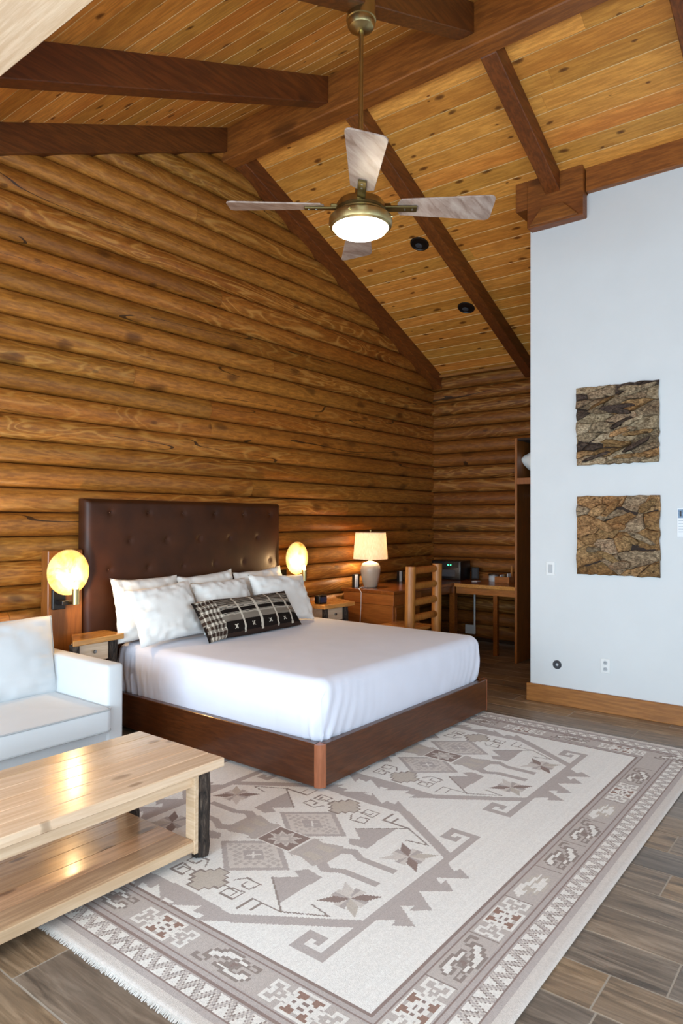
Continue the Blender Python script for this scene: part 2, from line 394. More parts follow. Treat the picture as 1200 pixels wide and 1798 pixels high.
# ------------------------------------------------------------------ floor
fl = struct('floor', MB().box(XL-.2, XB+.3, YF-.2, YB+.2, -.12, -.0012), 'grout', 'wood-look plank tile floor with pale grout lines', 'floor')
def plank_mesh(L):
    mb = MB(); mb.box(-.1010, .1010, -L/2, L/2, -.02, 0, .0025)
    me = bpy.data.meshes.new('floor_plank'); mb.bm.to_mesh(me); mb.bm.free(); me.materials.append(M['tile']); return me
PL = plank_mesh(1.213)
fixed = {2.25: .705, 3.08: .697, 1.227: 2.235}
k0 = int((XL-2.15)/.2055)-1
for k in range(k0, 29):
    xc = 2.15 + .2055*(k+.5)
    if xc < XL-.05 or xc > XB: continue
    off = (k*0.437) % 1.0*1.2165
    for fx, fy in fixed.items():
        if abs(xc-fx) < .1: off = fy % 1.2165
    y = YF - 1.2165 + (off - YF) % 1.2165
    while y < YB:
        if y+1.2 > YF-.1 and not (xc > 5.7 and y+1.2 < 1.0):
            y0, y1 = max(y, YF-.1), min(y+1.2165, YB+.05)
            me = PL if y1-y0 > 1.2 else plank_mesh(y1-y0-.0035)
            if y1-y0 > .05:
                o = bpy.data.objects.new('floor_plank', me); COL.objects.link(o); o.parent = fl
                o.location = Vector((xc, (y0+y1)/2, 0)) - ORG['floor']
        y += 1.2165

# ------------------------------------------------------------------ log walls
PITCHZ = .1656
def log_mesh(length, axis, z0, z1, wob):
    """one squared-back log with a round face; local origin mid-length, z relative"""
    mb = MB(); n = max(2, int(length/.45)); prof = []
    h = z1-z0
    for q in range(9):
        a = -PI/2*.93 + PI*.93*q/8
        prof.append((math.cos(a), (math.sin(a)/math.sin(PI/2*.93)*.5+.5)))
    P = []
    for i in range(n+1):
        t = -length/2 + length*i/n; row = []
        for c, s_ in prof:
            d = .058*c + .004*noise.noise((t*1.3+wob*9, s_*3, wob)) ; zz = s_*h + .004*noise.noise((t*.9, wob*5, s_))
            row.append((t, -d, zz) if axis == 'X' else (-d, t, zz))
        row = [((t, .06, 0) if axis == 'X' else (.06, t, 0))] + row + [((t, .06, h) if axis == 'X' else (.06, t, h))]
        P.append(row)
    V = mb.grid(P); fs = mb.bm.faces[:]
    mb.bm.faces.new([v for v in V[0]]); mb.bm.faces.new([v for v in V[-1]][::-1])
    bmesh.ops.recalc_face_normals(mb.bm, faces=mb.bm.faces[:])
    return mb
gable = [(XL, -.05), (XB+.2, -.05), (XB+.2, zceil(XB+.2)+.1), (4.2, 5.05), (XL, zceil(XL)+.1)]
wb = struct('wall_back', MB().prism(gable, YB+.05, YB+.2, 'Y'), 'deck', 'gable wall of rounded varnished logs behind the bed', 'wall')
z = 1.713 - PITCHZ*11; row = 0
joints = {2.537: 3.208, 2.37: 3.99, .72: 2.25}
while z < 4.9:
    z0, z1 = z+.002, z+PITCHZ-.002
    zc = z1
    xa = max(XL, RX0 - (4.953-(z0+.10))/.436) if zc > 2.4 else XL
    xb = min(XB, RX1 + (4.827-(z0+.10))/.4163)
    if xb-xa > .4 and z1 > 0:
        cuts = [xa, xb]
        r = random.Random(row*13+1)
        jx = None
        for jz, jxx in joints.items():
            if abs(jz-z0-.08) < .09: jx = jxx
        if jx is None and r.random() < .55: jx = r.uniform(2.4, 7.0)
        if jx and xa+.3 < jx < xb-.3: cuts = [xa, jx, xb]
        for a, b in zip(cuts, cuts[1:]):
            mb = log_mesh(b-a-.003, 'X', z0, z1, row*1.7+a)
            mb.xform(Matrix.Translation(((a+b)/2, YB, z0)))
            obj('log', mb, 'log', wb, org=((a+b)/2, YB, z0), smooth=50)
    z += PITCHZ; row += 1
we = struct('wall_end', MB().box(XB+.05, XB+.2, YF-.1, YB+.05, -.05, zceil(XB)+.05), 'deck', 'end wall of rounded varnished logs behind the desk', 'wall')
z = 3.189 - PITCHZ*20; row = 0
while z < zceil(XB)-.02:
    z0, z1 = max(z+.002, .0), min(z+PITCHZ-.002, zceil(XB)+.02)
    if z1 > .05 and z1-z0 > .04:
        mb = log_mesh(YB-1.0, 'Y', z0, z1, row*2.3+40); mb.xform(Matrix.Translation((XB+.02, (YB+1.0)/2, z0)))
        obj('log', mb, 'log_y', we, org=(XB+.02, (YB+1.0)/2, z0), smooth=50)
    z += PITCHZ; row += 1

# ------------------------------------------------------------------ ceiling: deck, boards, beams
deck = MB()
deck.prism([(4.19, zceil(4.19)+.10), (XB+.3, zceil(XB+.3)+.03), (XB+.3, zceil(XB+.3)+.12), (4.19, 5.15), (XL-.3, zceil(XL-.3)+.12), (XL-.3, zceil(XL-.3)+.03)], YF-.2, YB+.2, 'Y')
ce = struct('ceiling', deck, 'deck', 'vaulted pine board ceiling with dark stained rafters', 'ceiling', org=(4.19, 1, 5.0))
def board_mesh(w, L):
    mb = MB(); v = .0034
    mb.prism([(-w/2+.001, .02), (-w/2+.001, v), (-w/2+v, 0), (w/2-v, 0), (w/2-.001, v), (w/2-.001, .02)], -L/2, L/2, 'Y')
    me = bpy.data.meshes.new('ceiling_board'); mb.bm.to_mesh(me); mb.bm.free(); me.materials.append(M['board']); me.materials.append(M['seam_highlight'])
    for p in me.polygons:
        if abs(p.normal.x) > .3 and abs(p.normal.z) > .3 and p.center.x < 0: p.material_index = 1  # painted highlight on one chamfer of each board
    return me
BC = {}
def boards(xs, step, slope, rng):
    w = step*math.sqrt(1+slope*slope); ang = math.atan(slope)
    x = xs[0]
    while (x < xs[1]) if step > 0 else (x > xs[1]):
        xc = x+step/2; jy = rng.uniform(-1.5, 4.0)
        for y0, y1 in ((YF, jy), (jy+.002, YB)):
            L = round(y1-y0, 1)
            key = (round(abs(w), 3), L)
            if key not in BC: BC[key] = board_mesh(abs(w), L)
            o = bpy.data.objects.new('ceiling_board', BC[key]); COL.objects.link(o); o.parent = ce
            o.location = Vector((xc, (y0+y1)/2, zceil(xc))) - ORG['ceiling']; o.rotation_euler = (0, ang, 0)
        x += step
rng = random.Random(3)
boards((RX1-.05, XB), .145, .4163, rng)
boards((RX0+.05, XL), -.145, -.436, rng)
obj('ridge_beam', MB().box(RX0, RX1, YF, YB-.01, RZ, 5.0, .008), 'beam_y', ce, org=(4.19, 1, RZ), label='long reddish brown ridge beam at the roof peak')
def rafter(x0, x1, y0, y1, label=None):
    pts = [(x0, zraf(x0)), (x1, zraf(x1)), (x1, zceil(x1)+.015), (x0, zceil(x0)+.015)]
    obj('rafter', MB().prism(pts, y0, y1, 'Y', .005), 'beam_x', ce, org=((x0+x1)/2, (y0+y1)/2, (zraf(x0)+zraf(x1))/2), label=label)
rafter(RX1, XB, 4.43, 4.58, 'rafter lying against the log gable on the right slope')
rafter(RX1, XB, 3.19, 3.31, 'rafter beside the two recessed lights')
rafter(RX1, WX-.04, 2.02, 2.14, 'short rafter ending in the block on the pale wall')
rafter(RX1, WX, .85, .97)
rafter(XL, RX0, 4.50, 4.62, 'rafter along the log gable on the left slope')
rafter(XL, RX0, 3.356, 3.476, 'middle rafter on the left slope')
rafter(XL, RX0, 2.105, 2.225, 'rafter on the left slope carrying the fan')
rafter(XL, RX0, .86, .98)
# purlin on the pale partition, its block, and the purlin near the left windows, coloured pale to look sunlit
obj('purlin', MB().prism([(WX-.055, 4.13), (WX+.12, 4.13), (WX+.12, zceil(WX+.12)+.01), (WX-.055, zceil(WX-.055)+.01)], YF, 1.83, 'Y', .004), 'beam_y', ce, org=(WX, 0, 4.2), label='brown purlin capping the pale wall')
blk = MB()
blk.prism([(WX-.10, 3.935), (WX+.02, 3.935), (WX+.02, zceil(WX+.02)), (WX-.10, zceil(WX-.10)+.005)], 1.835, 2.30, 'Y', .006)
blk.prism([(WX-.10, 4.10), (WX+.12, 4.10), (WX+.12, zceil(WX+.12)), (WX-.10, zceil(WX-.10)+.004)], 2.297, 2.40, 'Y', .004)
bl = obj('beam_block', blk, 'beam_y', ce, org=(WX, 2.1, 4.1), label='boxed wooden block where the short rafter meets the pale wall')
obj('block_chamfer', MB().prism([(1.87, 3.945), (2.27, 3.945), (2.17, 4.07), (1.99, 4.07)], WX-.125, WX-.095, 'X', .004), 'beam_y', bl)
obj('purlin', MB().prism([(1.20, 3.4575), (1.45, 3.4575), (1.45, 3.76), (1.20, 3.665)], YF, 4.45, 'Y', .006), 'pale_y', ce, org=(1.3, 1, 3.5), label='purlin near the camera, coloured pale to look sunlit')  # pale wood instead of beam stain puts the strong daylight into the colour
obj('ceiling_trim', MB().box(XB-.09, XB-.05, 1.0, 4.43, zceil(XB)-.02, zceil(XB)+.01), 'trim_y', ce, org=(XB, 3, 3.3))

# ------------------------------------------------------------------ pale partition, baseboard, shell walls with windows
struct('wall_right', MB().prism([(YF, 0), (2.31, 0), (2.31, 4.12), (2.28, 4.12), (2.28, 4.0), (1.9, 4.0), (1.82, 4.14), (YF, 4.14)], WX, WX+.12, 'X'), 'paint', 'tall pale painted partition wall with driftwood panels', 'wall')
struct('baseboard_right', MB().box(WX-.03, WX, YF, 2.335, 0, .143, .004), 'trim_y', 'knotty pine baseboard along the pale wall', 'baseboard')
def wall_holes(fixed, thick, axis, u0, u1, top, holes):
    """wall in plane axis=fixed; holes (u0,u1,z0,z1)"""
    mb = MB(); hs = sorted(holes); us = [u0]
    def bx(a, b, z0, z1a, z1b=None):
        z1b = z1a if z1b is None else z1b
        mb.prism([(a, z0), (b, z0), (b, z1b), (a, z1a)], fixed, fixed+thick, axis)
    cur = u0
    for a, b, z0, z1 in hs:
        bx(cur, a, 0, top(cur), top(a)); bx(a, b, 0, z0); bx(a, b, z1, top(a), top(b)); cur = b
    bx(cur, u1, 0, top(cur), top(u1))
    return mb
lh = [(-2.0, .6, .3, 2.3), (1.0, 3.9, .3, 2.3)]
struct('wall_left', wall_holes(XL, -.12, 'X', YF, YB+.05, lambda u: zceil(XL), lh), 'plaster', 'window wall on the left', 'wall')
fh = [(-.9, 1.9, .4, 2.6), (2.05, 5.05, .4, 3.4)]
def ftop(u): return zceil(u)
mbf = MB()
for a, b in ((XL, 4.19), (4.19, XB+.1)): pass
struct('wall_front', wall_holes(YF, -.12, 'Y', XL, 4.19, ftop, [fh[0], (2.05, 4.19-.001, .4, 3.4)]), 'plaster', 'wall behind the photographer', 'wall')
struct('wall_front', wall_holes(YF, -.12, 'Y', 4.19, XB+.1, ftop, [(4.191, 5.05, .4, 3.4)]), 'plaster', 'end of the wall behind the photographer', 'wall')
def window(n, axis, fixed, a, b, z0, z1):
    mb = MB()
    def bx(u0, u1, w0, w1):
        if axis == 'X': mb.box(fixed-.08, fixed-.03, u0, u1, w0, w1)
        else: mb.box(u0, u1, fixed-.08, fixed-.03, w0, w1)
    t = .05
    bx(a, b, z0, z0+t); bx(a, b, z1-t, z1); bx(a, a+t, z0+t, z1-t); bx(b-t, b, z0+t, z1-t); bx((a+b)/2-.02, (a+b)/2+.02, z0+t, z1-t)
    w = struct('window_%d' % n, mb, 'trim_y', ['wood framed window in the left wall beside the photographer', 'wood framed window in the left wall facing the sofa', 'smaller window behind the photographer', 'larger window behind the photographer'][n-1], 'window')
    for u0, u1 in ((a+t, (a+b)/2-.02), ((a+b)/2+.02, b-t)):
        g = MB()
        if axis == 'X': g.box(fixed-.058, fixed-.052, u0, u1, z0+t, z1-t)
        else: g.box(u0, u1, fixed-.058, fixed-.052, z0+t, z1-t)
        obj('pane', g, 'glass', w)
for n, h in enumerate(lh): window(n+1, 'X', XL, *h)
for n, h in enumerate(fh): window(n+3, 'Y', YF, *h)

# ------------------------------------------------------------------ rug (flat woven pattern as face colours)
def build_rug():
    X0, X1, Y0, Y1 = 1.335, 4.95, .86, 3.52; c = .0062
    nx, ny = int((X1-X0)/c), int((Y1-Y0)/c)
    gx = X0 + (np.arange(nx)+.5)*c; gy = Y0 + (np.arange(ny)+.5)*c
    GX, GY = np.meshgrid(gx, gy, indexing='ij')
    cream = np.array(lin('#faf7f2')[:3]); taupe = np.array(lin('#c6bcb8')[:3]); mid = np.array(lin('#cdc3bd')[:3]); pale = np.array(lin('#d3c9be')[:3])
    brown = np.array(lin('#a08d86')[:3]); rust = np.array(lin('#a5877a')[:3]); dark = np.array(lin('#a3968f')[:3]); white = np.array(lin('#f6f2ec')[:3]); light = np.array(lin('#e2dad3')[:3])
    C = np.empty((nx, ny, 3)); C[:] = cream
    dx = np.minimum(GX-X0, X1-GX); dy = np.minimum(GY-Y0, Y1-GY); d = np.minimum(dx*.95, dy)
    along = np.where(dx*.95 < dy, GY, GX)
    def put(m, col): C[m] = col
    put(d < .05, light); put((d >= .05) & (d < .078), taupe); put((d >= .072) & (d < .078), brown)
    zz = (d >= .078) & (d < .150); s = (d-.078)/.072
    tri = np.abs(((along/.075) % 1)*2-1); e = np.abs(tri-s)
    put(zz, white); put(zz & (e < .34), light); put(zz & (e < .34) & (e > .22), dark); put(zz & (e < .08), taupe)
    st = (d >= .150) & (d < .192); put(st, taupe); put(st & (np.abs(d-.160) < .004), brown); put(st & (np.abs(d-.184) < .004), brown)
    put((d >= .192) & (d < .315), mid)
    st = (d >= .315) & (d < .352); put(st, taupe); put(st & ((np.abs(d-.320) < .004) | (np.abs(d-.347) < .004)), brown)
    def poly(pts, col, cx=0, cy=0, sx=1, sy=1):
        p = [(cx+sx*a, cy+sy*b) for a, b in pts]
        xs = [q[0] for q in p]; ys = [q[1] for q in p]
        i0, i1 = max(0, int((min(xs)-X0)/c)-1), min(nx, int((max(xs)-X0)/c)+2); j0, j1 = max(0, int((min(ys)-Y0)/c)-1), min(ny, int((max(ys)-Y0)/c)+2)
        if i1 <= i0 or j1 <= j0: return
        gx_, gy_ = GX[i0:i1, j0:j1], GY[i0:i1, j0:j1]; ins = np.zeros(gx_.shape, bool)
        for k in range(len(p)):
            (xa, ya), (xb, yb) = p[k], p[(k+1) % len(p)]
            cond = ((ya > gy_) != (yb > gy_)); ins ^= cond & (gx_ < (xb-xa)*(gy_-ya)/((yb-ya) if yb != ya else 1e-9)+xa)
        C[i0:i1, j0:j1][ins] = col
    def line(pts, col, w, cx=0, cy=0, sx=1, sy=1):
        for (xa, ya), (xb, yb) in zip(pts, pts[1:]):
            L = math.hypot(xb-xa, yb-ya) or 1; px_, py_ = -(yb-ya)/L*w/2, (xb-xa)/L*w/2; ex, ey = (xb-xa)/L*w/2, (yb-ya)/L*w/2
            poly([(xa-ex+px_, ya-ey+py_), (xb+ex+px_, yb+ey+py_), (xb+ex-px_, yb+ey-py_), (xa-ex-px_, ya-ey-py_)], col, cx, cy, sx, sy)
    # border motifs
    A = ['......wwwwwwwwww......', 'wwww..wrrr..rrrw..wwww', 'w..w..wwrrWWrrww..w..w', 'w..www.wrWWWWrw.www..w', 'ww...wwWWWddWWWww...ww', '.w.w..WWdWWWWdWW..w.w.',
         'ww...wwWWWddWWWww...ww', 'w..www.wrWWWWrw.www..w', 'w..w..wwrrWWrrww..w..w', 'wwww..wrrr..rrrw..wwww', '......wwwwwwwwww......']
    B = ['......................', '....ooooooo......oooo.', '...oWWWWWWoooo..o...o.', '..oWWWoooWWWWo..ooo.o.', '..oWWo..ooooo...ooo...', '...ooo.oodoo..ooWWo...',
         '.......oddo.ooWWWWo...', '..ooooooo.oooWWWWo....', '..o..oWWWooWWWWooo....', '..ooo.oooWWWWWoo......', '.........oooooo.......']
    Cc = ['......................', '...WWWWWW.............', '..WWWWWWWWWgggg.......', '.WWWWggggWWWWWWgg.....', '...WWWgggggggWWWWW....', '....ggggWWWWgggg......',
          '......gggWWWWWWWgg....', '....ggWWWWWWWWWWWgg...', '.....gggWWWWWWggg.....', '........ggggg.........', '......................']
    cm = {'w': white, 'W': white, 'r': rust, 'd': brown, 'o': dark, 'g': pale}
    def motif(ic, cx, cy, rot, u=.0132, v=.0108):
        for j, rw in enumerate(ic):
            for i, ch in enumerate(rw):
                if ch == '.': continue
                a, b = (i-len(rw)/2)*u, (len(ic)/2-j)*v
                q = [(a, b), (a+u, b), (a+u, b-v), (a, b-v)]
                if rot: q = [(-y_, x_) for x_, y_ in q]
                poly(q, cm[ch], cx, cy)
    for k, ic in enumerate([A, B, A, Cc, B, B, Cc, A, B]): motif(ic, 1.814+.304*k, Y0+.2535, 0)
    for k in range(10):
        motif([B, A][k % 2], X0+.2535/.95, 1.06+.335*k, 1); motif([B, A][k % 2], X1-.2535/.95, .99+.335*k, 1)
        for xx in (1.66+.304*k, ): line([(xx, Y0+.20), (xx, Y0+.31)], dark, .008)
    # medallions, mirrored in four quadrants
    for (cx, cy) in ((2.385, 2.195), (3.845, 2.175)):
        for sx in (-1, 1):
            for sy in (-1, 1):
                P = lambda pts, col: poly(pts, col, cx, cy, sx, sy)
                Ln = lambda pts, col=dark, w=.008: line(pts, col, w, cx, cy, sx, sy)
                P([(.565, 0), (.58, .29), (.605, .305), (.695, .18), (.645, .19), (.655, .13), (.612, .13), (.695, .01), (.66, .03), (.66, 0)], taupe)
                P([(.585, .25), (.30, .68), (.345, .70), (.617, .30)], taupe)
                P([(0, .675), (.585, .675), (.585, .715), (0, .715)], taupe)
                P([(.55, .56), (.587, .56), (.587, .715), (.55, .715)], taupe); P([(.47, .56), (.587, .56), (.587, .598), (.47, .598)], taupe); P([(.47, .56), (.505, .56), (.505, .645), (.47, .645)], taupe); P([(.47, .62), (.525, .62), (.525, .648), (.47, .648)], taupe)
                P([(0, .70), (0, .735), (.085, .845), (.14, .78), (.10, .775), (.135, .735), (.215, .85), (.262, .78), (.225, .77), (.275, .71)], taupe)
                # stems and arrow-heads reaching out from the heart
                P([(0, .30), (.07, .30), (.12, .26), (.10, .14), (.05, 0), (0, 0)], mid)
                P([(.04, .28), (.10, .28), (.125, .33), (.085, .40), (.085, .58), (.045, .58), (.045, .40), (.075, .34)], taupe)
                P([(.09, .13), (.155, .25), (.12, .29), (.08, .17)], cream)
                P([(.29, .19), (.16, .36), (.145, .27), (.19, .235), (.215, .285)], taupe); P([(.285, .20), (.155, .36), (.41, .355)], taupe)
                P([(.02, .17), (.06, .16), (.07, .25), (.02, .26)], pale)
                # lozenge panels with beaded squares
                P([(.20, .215), (.375, 0), (.20, 0)], taupe); P([(.20, .215), (.045, .02), (.045, 0), (.20, 0)], taupe)
                P([(.20, .178), (.345, 0), (.20, 0)], light); P([(.20, .178), (.06, 0), (.20, 0)], light)
                for a in range(-4, 5):
                    for b in range(0, 6):
                        u, v = .20+a*.026, b*.030
                        if abs(a*.026)/.135+v/.165 < .93 and (abs(a*.026)/.135+v/.165 > .5): P([(u-.009, v-.010), (u+.009, v-.010), (u+.009, v+.010), (u-.009, v+.010)], mid)
                P([(.20, .07), (.255, 0), (.145, 0)], taupe)
                # stepped cloud and running scrolls
                P([(.37, 0), (.37, .03), (.40, .03), (.40, .055), (.43, .055), (.43, .085), (.485, .085), (.485, .06), (.515, .06), (.515, .035), (.545, .035), (.545, 0)], pale)
                Ln([(.37, 0), (.37, .03), (.40, .03), (.40, .055), (.43, .055), (.43, .085), (.485, .085), (.485, .06), (.515, .06), (.515, .035), (.545, .035), (.545, 0)])
                Ln([(.455, .09), (.44, .19), (.505, .19), (.505, .115), (.46, .12), (.46, .165), (.485, .165)])
                Ln([(.40, .09), (.355, .12), (.36, .20), (.415, .19), (.41, .14), (.38, .14)])
                Ln([(.54, .25), (.45, .25), (.45, .40), (.29, .20)]); Ln([(.51, .30), (.455, .30)]); Ln([(.45, .40), (.36, .56)]); Ln([(.34, .46), (.36, .56)])
                # four-petalled flowers
                fx, fy = .215, .55
                for (a, b, col) in ((1, 1, pale), (-1, -1, light), (1, -1, brown), (-1, 1, brown)):
                    P([(fx, fy), (fx+a*.05, fy+b*.012), (fx+a*.092, fy+b*.095), (fx+a*.012, fy+b*.055)], col)
                for a, b in ((0, 1), (1, 0), (0, -1), (-1, 0)):
                    P([(fx, fy), (fx+a*.075-b*.03, fy+b*.075+a*.03), (fx+a*.075, fy+b*.075)], taupe)
                    P([(fx, fy), (fx+a*.075+b*.03, fy+b*.075+a*-.03), (fx+a*.075, fy+b*.075)], light)
        for sx in (-1, 1):
            line([(.18, -.02), (.22, .02)], white, .007, cx, cy, sx); line([(.18, .02), (.22, -.02)], white, .007, cx, cy, sx)
        poly([(-.085, -.105), (.085, -.105), (.085, .105), (-.085, .105)], white, cx, cy)
        poly([(-.076, -.096), (.076, -.096), (.076, .096), (-.076, .096)], brown, cx, cy)
        st8 = []
        for k in range(16):
            a = 2*PI*k/16; r = .078 if k % 2 == 0 else .042; st8.append((math.sin(a)*r, math.cos(a)*r*1.2))
        poly(st8, light, cx, cy); poly([(a*.75, b*.75) for a, b in st8], mid, cx, cy); poly([(0, .03), (.025, 0), (0, -.03), (-.025, 0)], light, cx, cy)
    rs = np.random.RandomState(4)
    C *= (1 + rs.uniform(-.055, .055, (nx, ny, 1))) * (1 + rs.uniform(-.02, .02, (1, ny, 1)))
    C = np.clip(C, 0, 1)
    # mesh: one quad for each woven cell that can show, plus the rug's body
    keep = ~((GX > 3.0) & (GY > 2.55))
    vi = np.arange((nx+1)*(ny+1)).reshape(nx+1, ny+1)
    I, J = np.nonzero(keep)
    quads = np.stack([vi[I, J], vi[I+1, J], vi[I+1, J+1], vi[I, J+1]], 1)
    vx, vy = np.meshgrid(X0+np.arange(nx+1)*c, Y0+np.arange(ny+1)*c, indexing='ij')
    edge = np.minimum(np.minimum(vx-X0, X0+nx*c-vx), np.minimum(vy-Y0, Y0+ny*c-vy))
    vz = .012 - .006*np.clip(1-edge/.02, 0, 1)**2
    V = np.stack([vx, vy, vz], -1).reshape(-1, 3)
    used = np.unique(quads); remap = -np.ones(len(V), int); remap[used] = np.arange(len(used))
    V = V[used]; quads = remap[quads]
    org = Vector(((X0+X1)/2, (Y0+Y1)/2, 0))
    V = V - np.array(org)
    me = bpy.data.meshes.new('rug'); me.vertices.add(len(V)); me.vertices.foreach_set('co', V.ravel())
    me.loops.add(len(quads)*4); me.loops.foreach_set('vertex_index', quads.ravel().astype(np.int32))
    me.polygons.add(len(quads)); me.polygons.foreach_set('loop_start', np.arange(len(quads), dtype=np.int32)*4); me.polygons.foreach_set('loop_total', np.full(len(quads), 4, np.int32))
    me.update(calc_edges=True); me.validate()
    at = me.attributes.new('Col', 'FLOAT_COLOR', 'CORNER')
    fc = np.concatenate([C[I, J], np.ones((len(I), 1))], 1); at.data.foreach_set('color', np.repeat(fc, 4, 0).ravel().astype(np.float32))
    me.materials.append(M['rug'])
    rt = thing('area_rug', org, 'cream and taupe tribal patterned area rug under the bed and coffee table', 'rug')
    o = bpy.data.objects.new('woven_top', me); COL.objects.link(o); o.parent = rt; ORG[o.name] = org
    obj('rug_body', MB().box(X0+.004, X0+nx*c-.004, Y0+.003, Y0+ny*c-.003, .0005, .0055), 'fringe', rt)
    for xx, sg in ((X0, -1), (X0+nx*c, 1)):
        fr = MB(); y = Y0
        rr = random.Random(5)
        while y < Y1-.01:
            L = rr.uniform(.006, .016); w = rr.uniform(.002, .004); yo = rr.uniform(-.004, .004)
            a = [fr.bm.verts.new(p) for p in ((xx-sg*.004, y, .009), (xx-sg*.004, y+w, .009), (xx+sg*L, y+w+yo, .002), (xx+sg*L, y+yo, .002))]
            b = [fr.bm.verts.new((v.co.x, v.co.y, max(v.co.z-.004, .0005))) for v in a]
            fr.bm.faces.new(a); fr.bm.faces.new(b[::-1])
            for q in range(4): fr.bm.faces.new((a[q], b[q], b[(q+1) % 4], a[(q+1) % 4]))
            y += w+.0012
        bmesh.ops.recalc_face_normals(fr.bm, faces=fr.bm.faces[:])
        tag(obj('fringe', fr, 'fringe', rt), kind='stuff')
build_rug()

# ------------------------------------------------------------------ bed
BX0, BX1, BY0, BZ = 2.906, 4.969, 2.407, .266
FLOORZ = .013
def build_bed():
    t = thing('platform_bed', ((BX0+BX1)/2, 3.4, 0), 'dark wooden platform bed with tall tufted brown leather headboard', 'bed')
    r = .045
    obj('foot_rail', MB().box(BX0+r, BX1-r, BY0, BY0+.045, .032, BZ, .004), 'mahog_x', t)
    for x in (BX0, BX1-.045): obj('side_rail', MB().box(x, x+.045, BY0+r, 4.42, .032, BZ, .004), 'mahog_y', t)
    for sx, x in ((1, BX0+r), (-1, BX1-r)):
        pts = [(x+sx*.012, BY0+r+.012)] + [(x-sx*math.sin(a)*(r+.002), BY0+r-math.cos(a)*(r+.002)) for a in [PI/2*k/8 for k in range(9)]]
        obj('corner_post', MB().prism(pts, .028, BZ-.002, 'Z'), 'post', t, smooth=30)
    obj('plinth', MB().box(BX0+.04, BX1-.04, BY0+.04, 4.40, FLOORZ, .034), 'mahog_x', t)
    obj('platform_deck', MB().box(BX0+.045, BX1-.045, BY0+.045, 4.42, .15, .205), 'underdeck', t)
    # headboard: padded leather with buttons in sunk tufts
    hx0, hx1, hz0, hz1, hy = 2.735, 4.745, .25, 1.65, 4.432
    btn = []
    for zz, xs in ((1.552, [2.925+.335*k for k in range(6)]), (1.345, [3.09+.335*k for k in range(5)]), (1.132, [2.92+.335*k for k in range(6)]), (.92, [3.09+.335*k for k in range(5)])):
        btn += [(x, zz) for x in xs]
    nx, nz = 134, 94; P = []
    for i in range(nx+1):
        row = []
        for j in range(nz+1):
            x = hx0+(hx1-hx0)*i/nx; zz = hz0+(hz1-hz0)*j/nz
            e = min(x-hx0, hx1-x, hz1-zz); rr = .04
            d = -.012*math.sin(min(1, max(0, (e)/.3))*PI/2)
            if e < rr: d += rr - math.sqrt(max(0, rr*rr-(rr-e)**2))
            for bx_, bz_ in btn:
                q = ((x-bx_)**2+(zz-bz_)**2)
                if q < .03: d += .012*math.exp(-q/.0004) + .0035*math.exp(-q/.004)
            row.append((x, hy+d, zz))
        P.append(row)
    mb = MB(); V = mb.grid(P)
    loop = [V[0][j] for j in range(nz+1)] + [V[i][nz] for i in range(1, nx+1)] + [V[nx][j] for j in range(nz-1, -1, -1)]
    back = [mb.bm.verts.new((v.co.x, 4.535, v.co.z)) for v in loop]
    for a in range(len(loop)-1): mb.bm.faces.new((loop[a], loop[a+1], back[a+1], back[a]))
    bmesh.ops.recalc_face_normals(mb.bm, faces=mb.bm.faces[:])
    hb = obj('headboard', mb, 'leather', t, smooth=60, label='tall brown leather headboard with button tufting')
    for bx_, bz_ in btn:
        obj('tuft_button', MB().lathe([(0, .003), (.006, .002), (.008, 0), (.008, -.004)], (bx_, hy+.002, bz_), 12, (0, -1, 0)), 'leather', hb, smooth=60)
build_bed()

